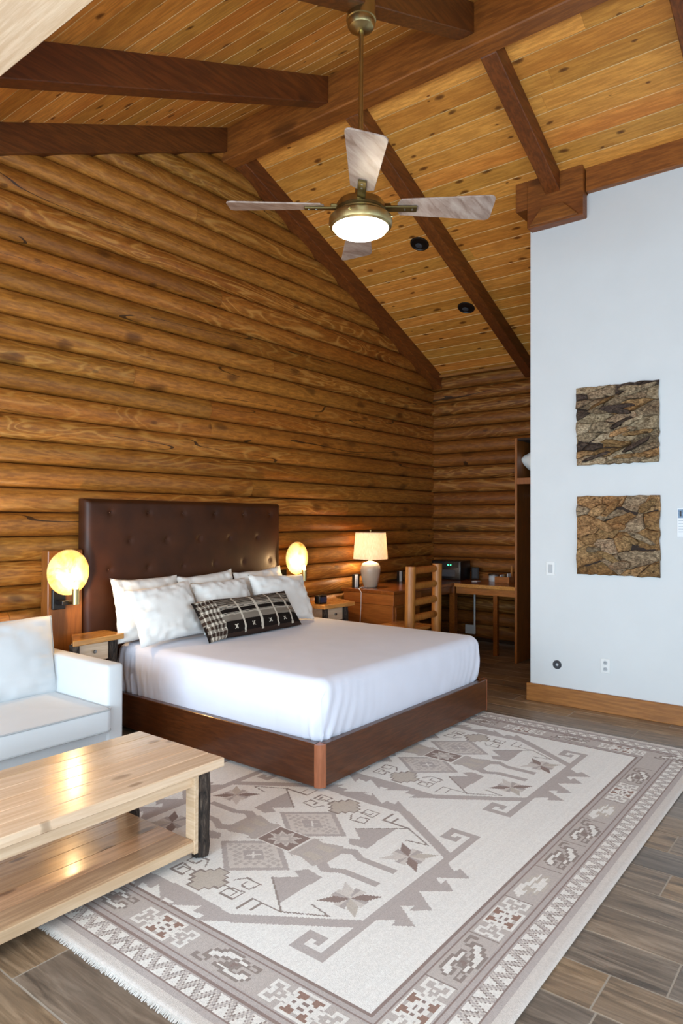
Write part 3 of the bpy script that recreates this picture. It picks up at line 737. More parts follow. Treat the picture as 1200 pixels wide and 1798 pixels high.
def ring_rrect(x0, x1, y0, y1, r, n):
    """points around a rounded rectangle with outward normals"""
    out = []; cs = [(x1-r, y0+r, -PI/2), (x1-r, y1-r, 0), (x0+r, y1-r, PI/2), (x0+r, y0+r, PI)]
    segs = []
    for k, (cx, cy, a0) in enumerate(cs):
        for q in range(13):
            a = a0+PI/2*q/12; segs.append((cx+r*math.cos(a), cy+r*math.sin(a), math.cos(a), math.sin(a)))
        nxt = cs[(k+1) % 4]; a1 = a0+PI/2
        p0 = Vector((cx+r*math.cos(a1), cy+r*math.sin(a1))); p1 = Vector((nxt[0]+r*math.cos(nxt[2]), nxt[1]+r*math.sin(nxt[2])))
        for q in range(1, n):
            p = p0.lerp(p1, q/n); segs.append((p.x, p.y, math.cos(a1), math.sin(a1)))
    return segs
def build_mattress():
    x0, x1, y0, y1, zb, zt = 2.945, 4.93, 2.445, 4.40, .21, .605
    mb = MB(); segs = ring_rrect(x0, x1, y0, y1, .10, 70); N = len(segs)
    lv = []
    R = .075
    for q in range(7):
        a = PI/2*q/6; lv.append((-.05*(1-math.sin(a)), zb+.09*(1-math.cos(a))))     # (outward offset, z)
    for q in range(1, 12): lv.append((.010*math.sin(PI*q/12), zb+.09+(zt-R-zb-.09)*q/12))
    for q in range(9):
        a = PI/2*q/8; lv.append((-R*(1-math.cos(a)), zt-R+R*math.sin(a)))
    corners = [(x0, y0), (x1, y0), (x0, y1), (x1, y1)]
    P = []
    for (px_, py_, nx_, ny_) in segs:
        row = []
        cd = min(math.hypot(px_-a, py_-b) for a, b in corners)
        for o_, z_ in lv:
            h = (z_-zb)/(zt-zb); side = max(0, 1-h) if h < 1 else 0
            amt = .017*math.exp(-cd/.20)*side**.6
            if nx_ < -.7: amt += .012*max(0, (py_-3.55)/.9)*side**.5
            arc = px_*1.0+py_*1.3
            w_ = amt*math.sin(arc*75+(1-h)*6*(1 if nx_ > -.5 else .3)+3*noise.noise((px_*6, py_*6, z_*5)))
            w_ += .003*noise.noise((px_*7, py_*7, z_*7))
            lift = .035*math.exp(-cd/.18)*max(0, 1-h*2.5)
            row.append((px_+nx_*(o_+w_-.02*lift/.035), py_+ny_*(o_+w_-.02*lift/.035), z_+lift))
        ax, ay = row[-1][0], row[-1][1]; mx, my = (x0+x1)/2, (y0+y1)/2
        for q in range(1, 12):
            f = q/12; tx, ty = ax+(mx-ax)*f, ay+(my-ay)*f
            row.append((tx, ty, zt+.014*math.sin(min(1, f*1.5)*PI/2)+.003*noise.noise((tx*4, ty*4, 2))))
        P.append(row)
    V = mb.grid(P, True)
    mb.bm.faces.new([V[i][-1] for i in range(N)]); mb.bm.faces.new([V[i][0] for i in range(N)][::-1])
    bmesh.ops.recalc_face_normals(mb.bm, faces=mb.bm.faces[:])
    o = obj('mattress', mb, 'sheet', smooth=70); tag(o, 'white sheeted king mattress on the dark bed platform', 'mattress')
    s = MB(); s.tube([(x0+.028, y0-.012, zt-.06), (x0+.012, y0+.004, .5), (x0+.016, y0+.004, .36), (x0+.03, y0+.016, .25)], .0025, 6)
    obj('corner_seam', s, 'sheet', o, smooth=60)
build_mattress()

def pillow_mesh(W_, H_, T_, n=26, seed=0, pinch=.06, wr=.008):
    """soft cushion in local x (width), z (height), y (thickness)"""
    mb = MB(); fr, bk = [], []
    for i in range(n+1):
        r1, r2 = [], []
        for j in range(n+1):
            u, v = -1+2*i/n, -1+2*j/n
            x = W_/2*u*(1-pinch*(1-v*v)*abs(u)**2); zz = H_/2*v*(1-pinch*1.3*(1-u*u)*abs(v)**2)
            t = T_/2*(max(0, 1-abs(u)**2.6)*max(0, 1-abs(v)**2.6))**.55
            e = min(1-abs(u), 1-abs(v)); w_ = wr*(1-max(0, min(1, e*1.3)))*noise.noise((u*6+seed, v*6, seed*3.1))*4*min(1, e*12)
            w_ += wr*.6*noise.noise((u*2.5+seed, v*2.5+3, seed))
            k = min(1, e*8)
            zz += .012*noise.noise((u*2+seed, 1.7, seed))*abs(v)
            r1.append((x, -(t+w_*k), zz)); r2.append((x, t+w_*k, zz))
        fr.append(r1); bk.append(r2)
    mb.grid(fr); mb.grid(bk)
    bmesh.ops.remove_doubles(mb.bm, verts=mb.bm.verts[:], dist=.0004)
    bmesh.ops.recalc_face_normals(mb.bm, faces=mb.bm.faces[:]); return mb
def place(mb, c, lean=0, yaw=0, roll=0):
    mb.xform(Matrix.Translation(c) @ Matrix.Rotation(yaw, 4, 'Z') @ Matrix.Rotation(-lean, 4, 'X') @ Matrix.Rotation(roll, 4, 'Y')); return mb
for i, (c, w, h, ln, rl, lab) in enumerate([
        ((3.16, 4.285, .842), .595, .47, .25, .02, 'white pillow at the back left against the headboard'),
        ((3.76, 4.285, .842), .595, .47, .25, -.06, 'white pillow at the back centre, only its peak showing'),
        ((4.36, 4.285, .842), .595, .47, .25, -.05, 'white pillow at the back right against the headboard'),
        ((3.16, 4.08, .825), .585, .43, .42, -.05, 'white pillow at the front left, beside the plaid bolster'),
        ((3.755, 4.10, .825), .585, .42, .42, .0, 'white pillow at the front centre behind the plaid bolster'),
        ((4.395, 4.08, .828), .675, .43, .42, .05, 'white pillow at the front right by the clock')]):
    mb = place(pillow_mesh(w, h, .17, seed=i+1), c, ln, 0, rl)
    tag(obj('bed_pillow', mb, 'pillow', smooth=80), lab, 'pillow', 'white pillows on the bed')
def build_bolster():
    W_, H_ = 1.05, .33
    mb = pillow_mesh(W_, H_, .16, 120, 9, .035, .004)
    lay = mb.bm.loops.layers.float_color.new('Col')
    blackc, creamc, greyc, brownc = lin('#1d1612'), lin('#d3c8b6'), lin('#857a6d'), lin('#3a2a22')
    for f in mb.bm.faces:
        c = f.calc_center_median(); u, v = c.x/W_+.5, c.z/H_+.5
        if u < .17:
            a_, b_ = int(u*95) % 3 == 0, int(v*13) % 2 == 0; col = creamc if (a_ and b_) else (greyc if (a_ or b_) else brownc)
            if u < .02: col = blackc
        else:
            b = v
            if b > .9: col = brownc
            elif b > .72: col = greyc if int(b*60) % 3 else blackc
            elif b > .62: col = creamc if int(b*72) % 2 else blackc
            elif b > .54: col = blackc
            elif b > .47: col = creamc if int(b*72) % 2 else blackc
            elif b > .32: col = greyc
            elif b > .08: col = blackc
            else: col = brownc
            for q in (.34, .52, .70, .87):
                if abs(u-q) < .010 and b > .05: col = creamc
            if .15 < b < .24:
                for q in (.26, .43, .61, .78):
                    if abs(abs(u-q)-abs((b-.195)*.28)) < .005: col = creamc
        for l in f.loops: l[lay] = col
    place(mb, (3.80, 3.87, .762), .62, .035, -.005)
    o = obj('lumbar_pillow', mb, 'plaid', smooth=80); tag(o, 'long dark plaid lumbar pillow lying in front of the white pillows', 'pillow')
build_bolster()

# ------------------------------------------------------------------ wall sconces, side panel
tag(obj('sconce_panel', MB().box(2.468, 2.728, 4.465, 4.56, .10, 1.285, .006), 'panel_z'), 'upright brown wood panel on the log wall behind the left sconce', 'panel')
def sconce(x, label):
    zc, y = 1.137, 4.37; base = 4.465 if x < 3 else 4.55
    t = thing('wall_sconce', (x, y, zc), label, 'sconce', 'pair of disc sconces flanking the headboard')
    obj('backplate', MB().box(x-.075, x+.02, base-.025, base, .88, 1.02, .004), 'black', t)
    obj('arm', MB().box(x-.05, x+.02, y-.005, base-.02, .915, .945, .003), 'black', t)
    obj('arm', MB().cyl((x+.0, y-.07, .93), (x+.0, y, .93), .009, n=10), 'brass_dark', t, smooth=40)
    n = 48; prof = [(0, .008), (.10, .006), (.148, 0), (.156, -.004), (.156, -.008), (.148, -.008), (.10, -.002), (0, 0)]
    obj('glowing_disc', MB().lathe(prof, (x, y, zc), n, (0, -1, 0)), 'disc', t, smooth=40, label='glowing amber disc')
    obj('lamp_holder', MB().lathe([(0, 0), (.024, 0), (.024, .105), (.018, .105), (.018, .09), (0, .09)], (x+.0, y-.085, .925), 24), 'brass', t, smooth=40)
    obj('bulb', MB().lathe([(0, 0), (.012, .0), (.014, .03), (.010, .05), (0, .055)], (x, y-.085, 1.02), 12), 'bulb', t, smooth=60)
    lamp('sconce_light', (x, y-.085, 1.09), 7.0, (1, .66, .32), .02)
sconce(2.566, 'glowing disc wall sconce left of the headboard, above the sofa arm')
sconce(4.918, 'glowing disc wall sconce right of the headboard')

# ------------------------------------------------------------------ nightstands
def bark_post(t, x, y, z0, z1, r, name='leg', parent=None):
    mb = MB(); n = 9; pts = [(x+random.uniform(-.004, .004), y+random.uniform(-.004, .004), z0+(z1-z0)*k/n) for k in range(n+1)]
    mb.tube(pts, [r*random.uniform(.92, 1.08) for _ in pts], 14, jit=.05)
    return obj(name, mb, 'bark', t, smooth=60, label='dark bark-covered log leg')
def nightstand(top, z, label):
    xs = [p[0] for p in top]; ys = [p[1] for p in top]; x0, x1, y0, y1 = top[0][0]+.03, top[1][0]-.03, max(top[0][1], top[1][1])+.02, max(ys)-.02
    t = thing('nightstand', ((x0+x1)/2, (y0+y1)/2, 0), label, 'nightstand', 'rustic nightstands beside the bed')
    obj('top', MB().prism(top, z-.038, z, 'Z', .004), 'honey_x', t)
    for x in (x0+.03, x1-.03): bark_post(t, x, y0+.025, 0, z-.038, .03)
    for x in (x0+.14, x1-.03): obj('leg', MB().box(x-.022, x+.022, y1-.05, y1-.006, 0, z-.038, .003), 'pale_y', t)
    d = obj('drawer', MB().box(x0+.062, x1-.062, y0+.03, y1-.06, z-.17, z-.048, .004), 'pale_x', t)
    obj('knob', MB().lathe([(0, .022), (.010, .02), (.013, .012), (.006, .004), (.006, 0)], ((x0+x1)/2, y0+.03, z-.105), 14, (0, -1, 0)), 'steel', d, smooth=50)
    obj('shelf', MB().box(x0+.01, x1-.01, y0+.02, y1-.01, z-.48, z-.455), 'honey_x', t)
    obj('back_panel', MB().box(x0+.15, x1-.01, y1-.012, y1-.004, .15, z-.04), 'desk_x', t)
    return t
nightstand([(2.475, 4.16), (2.885, 4.19), (2.885, 4.425), (2.62, 4.425)], .70, 'rustic nightstand with bark legs between the sofa and the bed')
nightstand([(4.99, 4.09), (5.42, 4.06), (5.58, 4.43), (4.99, 4.43)], .70, 'rustic nightstand with bark legs between the bed and the desk')
def alarm_clock():
    t = thing('alarm_clock', (5.06, 4.20, .70), 'small black alarm clock on the right nightstand beside the pillow', 'clock')
    obj('body', MB().box(5.02, 5.14, 4.18, 4.25, .70, .785, .015, 3), 'blackplastic', t, smooth=40)
    obj('display', MB().box(5.035, 5.125, 4.176, 4.181, .715, .765), plain_key('clock_face', '#2a3550', .2), t)
def plain_key(n, h, r):
    if n not in M: M[n] = plain(n, h, r)
    return n
alarm_clock()

# ------------------------------------------------------------------ sofa
def cushion(x0, x1, y0, y1, z0, z1, r=.03, crown=.015, n=24):
    mb = MB(); segs = ring_rrect(x0, x1, y0, y1, .04, n); P = []
    for px_, py_, nx_, ny_ in segs:
        row = []
        for q in range(6): a = PI/2*q/5; row.append((px_-nx_*r*(1-math.sin(a)), py_-ny_*r*(1-math.sin(a)), z0+r*(1-math.cos(a))))
        for q in range(6): a = PI/2*q/5; row.append((px_-nx_*r*(1-math.cos(a)), py_-ny_*r*(1-math.cos(a)), z1-r+r*math.sin(a)))
        for q in range(1, 7):
            f = q/7; cx, cy = (x0+x1)/2, (y0+y1)/2; ax, ay = px_-nx_*r, py_-ny_*r
            row.append((ax+(cx-ax)*f, ay+(cy-ay)*f, z1+crown*math.sin(f*PI/2)))
        P.append(row)
    V = mb.grid(P, True); N = len(segs)
    mb.bm.faces.new([V[i][-1] for i in range(N)]); mb.bm.faces.new([V[i][0] for i in range(N)][::-1])
    bmesh.ops.recalc_face_normals(mb.bm, faces=mb.bm.faces[:]); return mb, segs
def build_sofa():
    xr, xl, yf, yb = 2.468, .52, 3.585, 4.455
    t = thing('sofa', ((xl+xr)/2, 4.05, 0), 'off-white upholstered sofa with piped cushions against the log wall', 'sofa')
    obj('base', MB().box(xl+.02, xr-.02, yf+.01, yb-.02, .09, .27, .015, 2), 'sofa', t, smooth=40)
    for x in (xr-.115, xl): obj('arm', MB().box(x, x+.115, yf, yb-.01, 0.085, .638, .022, 3), 'sofa', t, smooth=40)
    obj('backrest', MB().box(xl+.1, xr-.1, yb-.2, yb, .2, .68, .03, 3), 'sofa', t, smooth=40)
    xm = (xl+xr)/2
    for a, b in ((xl+.115, xm), (xm, xr-.115)):
        mb, segs = cushion(a+.003, b-.003, yf-.07, yb-.22, .268, .402, .018, .02)
        c = obj('seat_cushion', mb, 'sofa', t, smooth=60)
        for zz in (.398, .276):
            p = [(q[0]+q[2]*.0, q[1]+q[3]*.0, zz) for q in segs]; pm = MB(); pm.tube(p+[p[0]], .005, 6, False)
            obj('piping', pm, 'piping', c, smooth=60)
        mb = pillow_mesh(b-a+.04, .50, .20, 28, a*3, .02, .006)
        place(mb, ((a+b)/2-.0, 4.20, .625), .22); bc = obj('back_cushion', mb, 'sofa', t, smooth=80)
        W_, H_ = b-a+.04, .50; pts = []
        for k in range(4*14):
            s_, f = k//14, (k % 14)/14*2-1; u, v = [(f, 1), (1, -f), (-f, -1), (-1, f)][s_]
            pts.append(Vector((W_/2*u*(1-.02*(1-v*v)*abs(u)**2), -.0, H_/2*v*(1-.026*(1-u*u)*abs(v)**2))))
        mt = Matrix.Translation(((a+b)/2, 4.20, .625)) @ Matrix.Rotation(-.22, 4, 'X')
        pts = [mt @ p for p in pts]; pm = MB(); pm.tube(pts+[pts[0]], .006, 6, False); obj('piping', pm, 'piping', bc, smooth=60)
    for x in (xl+.08, xr-.08):
        for y in (yf+.08, yb-.08): obj('leg', MB().cyl((x, y, 0), (x, y, .095), .018, .028, 12), 'desk_x', t, smooth=40)
build_sofa()

# ------------------------------------------------------------------ coffee table
def build_coffee_table():
    x0, x1, y0, y1, zt = .72, 2.13, 2.325, 2.955, .43
    t = thing('coffee_table', ((x0+x1)/2, (y0+y1)/2, FLOORZ), 'pale wooden coffee table with lower shelf and bark log legs', 'coffee table')
    n = 6; w = (y1-y0)/n
    for k in range(n):
        obj('top_plank', MB().box(x0, x1, y0+k*w+.0006, y0+(k+1)*w-.0006, zt-.040, zt, .0035), 'pale_x', t, org=((x0+x1)/2, y0+(k+.5)*w, zt))
    for y in (y0+.045, y1-.075): obj('apron', MB().box(x0+.12, x1-.135, y, y+.03, zt-.100, zt-.040, .002), 'pale_x', t)
    for x in (x0+.1, x1-.135): obj('apron', MB().box(x, x+.03, y0+.07, y1-.07, zt-.100, zt-.040, .002), 'pale_y', t)
    sy0, sy1 = y0+.035, y1-.04; m = 5; w = (sy1-sy0)/m
    for k in range(m):
        obj('shelf_plank', MB().box(x0+.12, x1-.155, sy0+k*w+.0004, sy0+(k+1)*w-.0004, .077, .105, .002), 'shelf_x', t, org=((x0+x1)/2, sy0+(k+.5)*w, .1))
    obj('shelf_rail', MB().box(x0+.10, x1-.125, sy0-.006, sy0+.02, .055, .098, .002), 'pale_x', t)
    for x in (x0+.105, x1-.105):
        for y in (y0+.055, y1-.055):
            sg = 1 if x > 1.4 else -1
            obj('leg_block', MB().box(x-sg*.035-.011, x-sg*.035+.011, y-.03, y+.03, FLOORZ+.03, zt-.04, .002), 'pale_y', t)
            bark_post(t, x+sg*.014, y, FLOORZ+.003, zt-.040, .041)
    obj('bolt', MB().lathe([(0, .006), (.009, .004), (.009, 0)], (x1-.14, y0+.026, .035), 10, (0, -1, 0)), 'black', t)
build_coffee_table()
def build_pouf():
    c = (.425, 1.53); t = thing('ottoman', (c[0], c[1], 0), 'white round ottoman cut off at the lower left corner', 'ottoman')
    obj('seat', MB().lathe([(0, .415), (.20, .412), (.262, .40), (.285, .36), (.29, .25), (.285, .14), (.262, .10), (0, .10)], (c[0], c[1], 0), 40), 'sofa', t, smooth=60)
    obj('piping', MB().tube([(c[0]+.272*math.cos(a), c[1]+.272*math.sin(a), .392) for a in [2*PI*k/40 for k in range(41)]], .005, 6, False), 'piping', t, smooth=60)
    for k in range(4):
        a = PI/4+PI/2*k; x, y = c[0]+.19*math.cos(a), c[1]+.19*math.sin(a); obj('leg', MB().cyl((x, y, 0), (x, y, .11), .016, .022, 10), 'desk_x', t, smooth=40)
build_pouf()

# ------------------------------------------------------------------ desk corner
def build_desk():
    x0, xf, yf, ye, xb, yb, z = 5.80, 7.043, 3.855, 3.03, 7.745, 4.53, .78
    t = thing('corner_desk', (6.8, 4.1, 0), 'brown L-shaped wooden desk in the log corner', 'desk')
    obj('desktop', MB().box(x0, xb, yf, yb, z-.035, z, .004), 'desk_x', t)
    obj('desktop', MB().box(xf, xb, ye, yf-.001, z-.035, z, .004), 'desk_y', t)
    obj('edge_trim', MB().box(xf-.018, xf, ye, yf-.02, z-.038, z+.002, .002), 'honey_x', t)
    obj('apron', MB().box(xf+.02, xf+.045, ye, yf-.02, z-.115, z-.036, .002), 'desk_y', t)
    obj('apron', MB().box(6.36, xf+.02, yf+.02, yf+.045, z-.115, z-.036, .002), 'desk_x', t)
    p = obj('pedestal', MB().box(x0+.03, 6.35, yf+.03, yb-.02, .02, z-.15, .003), 'desk_y', t)
    d = obj('drawer', MB().box(x0+.02, 6.36, yf+.015, yb-.02, z-.148, z-.036, .003), 'desk_y', t)
    for zz in (.60, .40, .20):
        dr = obj('drawer', MB().box(x0+.06, 6.32, yf+.012, yf+.03, zz-.17, zz+.01, .003), 'desk_x', t)
        obj('knob', MB().lathe([(0, .02), (.012, .016), (.006, 0)], (6.07, yf+.012, zz-.08), 12, (0, -1, 0)), 'steel', dr, smooth=50)
    obj('corner_post', MB().box(xf+.02, xf+.09, yf+.0, yf+.07, 0, z-.036, .003), 'desk_x', t)
    obj('leg', MB().box(xf+.03, xf+.08, ye+.30, ye+.35, 0, z-.036, .003), 'desk_x', t)
    obj('modesty_panel', MB().box(6.36, xf+.02, yb-.10, yb-.08, .15, z-.036), 'desk_x', t)
build_desk()
def build_lamp():
    x, y, z = 6.04, 4.316, .78
    t = thing('table_lamp', (x, y, z), 'lit table lamp with linen drum shade and taupe ceramic jug base', 'lamp')
    obj('base', MB().lathe([(0, 0), (.062, 0), (.075, .015), (.098, .11), (.108, .18), (.104, .225), (.085, .258), (.045, .275), (.022, .282), (.020, .31), (.0, .31)], (x, y, z), 36), 'ceramic', t, smooth=50)
    obj('neck', MB().cyl((x, y, z+.30), (x, y, z+.57), .008, n=10), 'brass', t, smooth=50)
    obj('lamp_shade', MB().lathe([(.187, .305), (.163, .592), (.160, .592), (.184, .305), (.187, .305)], (x, y, z), 40), 'shade', t, smooth=30)
    obj('shade_ring', MB().lathe([(.012, .585), (.012, .59), (.162, .59), (.162, .585), (.012, .585)], (x, y, z), 24), 'brass_dark', t)
    obj('finial', MB().lathe([(0, .625), (.010, .618), (.012, .607), (.005, .596), (.005, .57)], (x, y, z), 14), 'brass', t, smooth=50)
    obj('bulb', MB().lathe([(0, 0), (.02, .005), (.028, .035), (.018, .07), (0, .08)], (x+.02, y-.02, z+.39), 14), 'bulb', t, smooth=60)
    obj('cord', MB().tube([(x-.07, y+.0, z+.006), (x-.16, y+.0, z+.012), (x-.25, y-.03, z+.006), (5.79, y-.06, z-.03), (5.785, y-.06, z-.2), (5.786, y-.04, .3)], .0035, 6), 'white_plastic', t, smooth=60)
    lamp('table_lamp_light', (x, y, z+.455), 17, (1, .84, .64), .045)
build_lamp()
def card_stand(x, y, w, h, label, dark=True):
    t = thing('card_stand', (x, y, .78), label, 'card stand', 'upright card stands on the desk')
    obj('card', MB().box(x-w/2, x+w/2, y-.012, y-.004, .782, .78+h, .001), 'white_plastic', t)
    obj('backing', MB().box(x-w/2+.002, x+w/2+.035, y-.003, y+.035, .78, .78+h+.004, .002), 'black', t)
card_stand(5.93, 4.43, .055, .135, 'small white and black card stand left of the table lamp')
card_stand(6.80, 4.43, .045, .125, 'small white and black card stand between the lamp and the log chair')
def build_device():
    t = thing('desktop_appliance', (7.55, 4.16, .78), 'dark boxy appliance with green indicator lights in the desk corner', 'appliance')
    obj('body', MB().box(7.42, 7.68, 3.97, 4.37, .7805, 1.01, .012, 2), 'blackplastic', t, smooth=40)
    obj('front_panel', MB().box(7.414, 7.421, 4.0, 4.34, .93, .995), 'black', t)
    for yy in (4.135, 4.10): obj('indicator_light', MB().box(7.410, 7.416, yy-.007, yy+.007, .955, .967), 'led', t)
    obj('vent', MB().box(7.414, 7.421, 4.04, 4.30, .82, .90), 'dark_round', t)
build_device()
def build_desk_items():
    t = thing('tent_card', (7.66, 3.90, .78), 'dark framed card standing by the appliance on the desk', 'card')
    obj('frame', MB().box(7.655, 7.67, 3.845, 3.945, .782, .93, .003), 'black', t); obj('print', MB().box(7.652, 7.656, 3.86, 3.93, .80, .915), 'dark_round', t)
    tag(obj('note_pad', MB().box(7.36, 7.45, 3.72, 3.79, .781, .787, .001).xform(Matrix.Identity(4)), 'paper'), 'small white paper lying on the desk', 'paper')
    x, y = 7.56, 3.60; t = thing('glass_jar', (x, y, .78), 'squat silver lidded jar on the desk', 'jar')
    obj('jar_body', MB().lathe([(0, 0), (.055, 0), (.06, .01), (.06, .065), (.05, .075)], (x, y, .78), 24), 'grey_plastic', t, smooth=50)
    obj('lid', MB().lathe([(.068, .073), (.070, .085), (.05, .098), (0, .10)], (x, y, .78), 24), 'steel', t, smooth=50)
    x, y = 7.50, 3.44; t = thing('caddy', (x, y, .78), 'small brown wooden caddy with sachets next to the closet', 'caddy')
    for a in ((x-.07, x-.062, y-.09, y+.09), (x+.062, x+.07, y-.09, y+.09), (x-.062, x+.062, y-.09, y-.082), (x-.062, x+.062, y+.082, y+.09)):
        obj('side', MB().box(*a, .78, .85, .001), 'desk_y', t)
    obj('base', MB().box(x-.062, x+.062, y-.082, y+.082, .78, .787), 'desk_y', t)
    for k, c_ in enumerate(('white_plastic', 'drift2', 'white_plastic')):
        obj('sachet', MB().box(x-.04, x+.05, y-.06+k*.045, y-.052+k*.045, .788, .89-.01*k, .001), c_, t)
    x, y = 7.62, 3.40; tag(obj('stir_stick', MB().box(x-.012, x-.004, y-.01, y+.012, .781, .975, .002), 'peeled'), 'upright wooden stick standing behind the caddy', 'stick')
    t = thing('cable_conduit', (7.735, 3.945, .10), 'white cable conduit running down to a wall box under the desk', 'conduit')
    obj('conduit', MB().cyl((7.73, 3.94, .19), (7.73, 3.94, .68), .012, n=8), 'white_plastic', t, smooth=50)
    obj('outlet_box', MB().box(7.71, 7.745, 3.93, 4.06, .10, .21, .004), 'white_plastic', t)
build_desk_items()
def build_log_chair():
    t = thing('log_chair', (5.64, 3.62, 0), 'peeled log ladder-back chair pulled up to the desk', 'chair')
    xa, xb_, y = 5.395, 5.88, 3.42
    def pole(name, p0, p1, r, mat='peeled'):
        n = 6; a, b = Vector(p0), Vector(p1); pts = [a.lerp(b, k/n) for k in range(n+1)]
        mb = MB().tube(pts, [r*random.uniform(.95, 1.05) for _ in pts], 14, jit=.02)
        obj(name, mb, mat, t, smooth=60)
    pole('leg', (xa, y, 0), (xa, y-.02, 1.075), .047); pole('leg', (xb_, y, 0), (xb_, y-.02, 1.08), .047)
    for zz in (1.03, .885, .735, .59): pole('slat', (xa, y-.01, zz), (xb_, y-.01, zz+.005), .034)
    for x in (xa, xb_): pole('leg', (x, y+.42, 0), (x, y+.42, .44), .042); pole('stretcher', (x, y, .22), (x, y+.42, .22), .024)
    obj('seat', MB().box(xa-.05, xb_+.05, y+.045, y+.47, .44, .475, .008), 'honey_x', t)
    pole('stretcher', (xa, y+.42, .26), (xb_, y+.42, .26), .024)
build_log_chair()
def build_closet():
    x0, x1, y0, y1 = 6.845, 7.745, 2.25, 3.025
    t = thing('open_closet', ((x0+x1)/2, (y0+y1)/2, 0), 'open wooden closet with high shelf beside the desk', 'closet')
    obj('side_panel', MB().box(x0, x1, y1-.028, y1, 0, 2.372, .002), 'panel_z', t)
    obj('side_panel', MB().box(x0, x1, y0, y0+.028, 0, 2.372, .002), 'panel_z', t)
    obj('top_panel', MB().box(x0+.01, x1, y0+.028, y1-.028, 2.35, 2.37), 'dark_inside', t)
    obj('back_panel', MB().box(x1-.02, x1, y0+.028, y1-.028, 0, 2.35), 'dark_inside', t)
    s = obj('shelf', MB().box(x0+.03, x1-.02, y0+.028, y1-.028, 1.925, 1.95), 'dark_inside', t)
    obj('shelf_edge', MB().box(x0, x0+.028, y0+.028, y1-.028, 1.885, 1.952, .002), 'panel_z', s)
    obj('hanging_rod', MB().cyl((7.25, y0+.02, 1.78), (7.25, y1-.02, 1.78), .014, n=10), 'steel', t, smooth=50)
build_closet()
mb = place(pillow_mesh(.60, .50, .34, 24, 21, .05, .012), (7.17, 2.69, 2.125), 1.45, 1.45, 0)
tag(obj('spare_pillow', mb, 'pillow', smooth=80), 'spare white pillow on the high closet shelf', 'pillow')

# ------------------------------------------------------------------ ceiling fan, recessed lights
def build_fan():
    x, y = 2.93, 2.165; zc = zraf(x)
    t = thing('ceiling_fan', (x, y, zc), 'brass ceiling fan with four weathered blades and a lit bowl light', 'ceiling fan')
    c = (x, y, 0)
    obj('canopy', MB().lathe([(.076, zc+.03), (.076, zc-.045), (.080, zc-.047), (.080, zc-.062), (.074, zc-.065), (.074, zc-.085), (.066, zc-.1), (.03, zc-.118), (0, zc-.118)], c, 40), 'brass', t, smooth=35)
    obj('rod', MB().cyl((x, y, zc-.11), (x, y, 3.24), .0125, n=16), 'brass', t, smooth=50)
    zb = 3.165
    obj('motor_housing', MB().lathe([(0, zb+.10), (.030, zb+.10), (.030, zb+.045), (.075, zb+.040), (.118, zb+.028), (.130, zb+.010), (.130, zb-.035), (.125, zb-.040), (0, zb-.04)], c, 48), 'brass', t, smooth=35)
    obj('light_ring', MB().lathe([(.120, zb-.038), (.155, zb-.050), (.168, zb-.062), (.170, zb-.085), (.164, zb-.105), (.150, zb-.112), (.146, zb-.10), (0, zb-.09)], c, 48), 'brass', t, smooth=35)
    obj('housing_band', MB().lathe([(.131, zb-.012), (.136, zb-.016), (.136, zb-.026), (.131, zb-.030)], c, 48), 'brass_dark', t, smooth=35)
    obj('light_lens', MB().lathe([(.148, zb-.106), (.135, zb-.128), (.10, zb-.145), (.05, zb-.155), (0, zb-.158)], c, 48), 'lens', t, smooth=60, label='lit white glass bowl')
    for k in range(4):
        a = 2*PI*k/4+.3; obj('screw', MB().lathe([(0, .012), (.007, .010), (.007, 0)], (x+.168*math.cos(a), y+.168*math.sin(a), zb-.075), 10, (math.cos(a), math.sin(a), 0)), 'brass', t)
    for k in range(4):
        ang = math.radians(38.5+90*k)
        mt = Matrix.Translation((x, y, zb+.005)) @ Matrix.Rotation(ang, 4, 'Z') @ Matrix.Rotation(math.radians(-13), 4, 'X')
        out = []
        for q in range(7): a = -PI/2+PI/2*q/6; out.append((.675+.03*math.cos(a), -.062+.03*math.sin(a)-.006))
        for q in range(7): a = PI/2*q/6; out.append((.675+.03*math.cos(a), .062+.03*math.sin(a)+.006))
        out = [(.215, -.062), ] + out + [(.215, .062), (.195, .03), (.195, -.03)]
        mb = MB().prism(out, -.004, .004, 'Z', .0015); mb.xform(mt)
        b = obj('blade', mb, 'blade', t, label='grey-brown weathered fan blade')
        br = MB().box(.115, .30, -.022, .022, -.016, -.004, .003); br.box(.105, .16, -.018, .018, -.012, .012, .003); br.xform(mt)
        br2 = obj('blade_bracket', br, 'brass_dark', b)
        sc = MB()
        for xx in (.235, .275): sc.lathe([(0, -.020), (.006, -.019), (.006, -.015)], (xx, 0, 0), 8)
        sc.xform(mt); obj('bracket_screws', sc, 'steel', b)
    lamp('fan_light', (x, y, zb-.23), 3, (1, .86, .66), .12)
build_fan()
def recessed(x, y, label):
    ang = math.atan(.4163); nrm = Vector((-math.sin(ang), 0, -math.cos(ang))); c = Vector((x, y, zceil(x)))
    t = thing('recessed_light', c, label, 'recessed light', 'recessed lights in the pine ceiling')
    obj('trim_ring', MB().lathe([(.076, .001), (.094, .001), (.092, .006), (.080, .009), (.076, .004)], c, 32, nrm), 'black', t, smooth=50)
    obj('baffle', MB().lathe([(.080, .0045), (.070, .0015), (.0, .001)], c, 32, nrm), 'blackplastic', t, smooth=50)
    obj('bulb_face', MB().lathe([(.035, .002), (.030, .005), (0, .006)], c+Vector((.02, .02, -.008)), 20, nrm), 'dark_round', t, smooth=50)
recessed(5.75, 3.53, 'dark recessed ceiling light nearer the fan')
recessed(6.70, 3.52, 'dark recessed ceiling light lower down near the end wall')

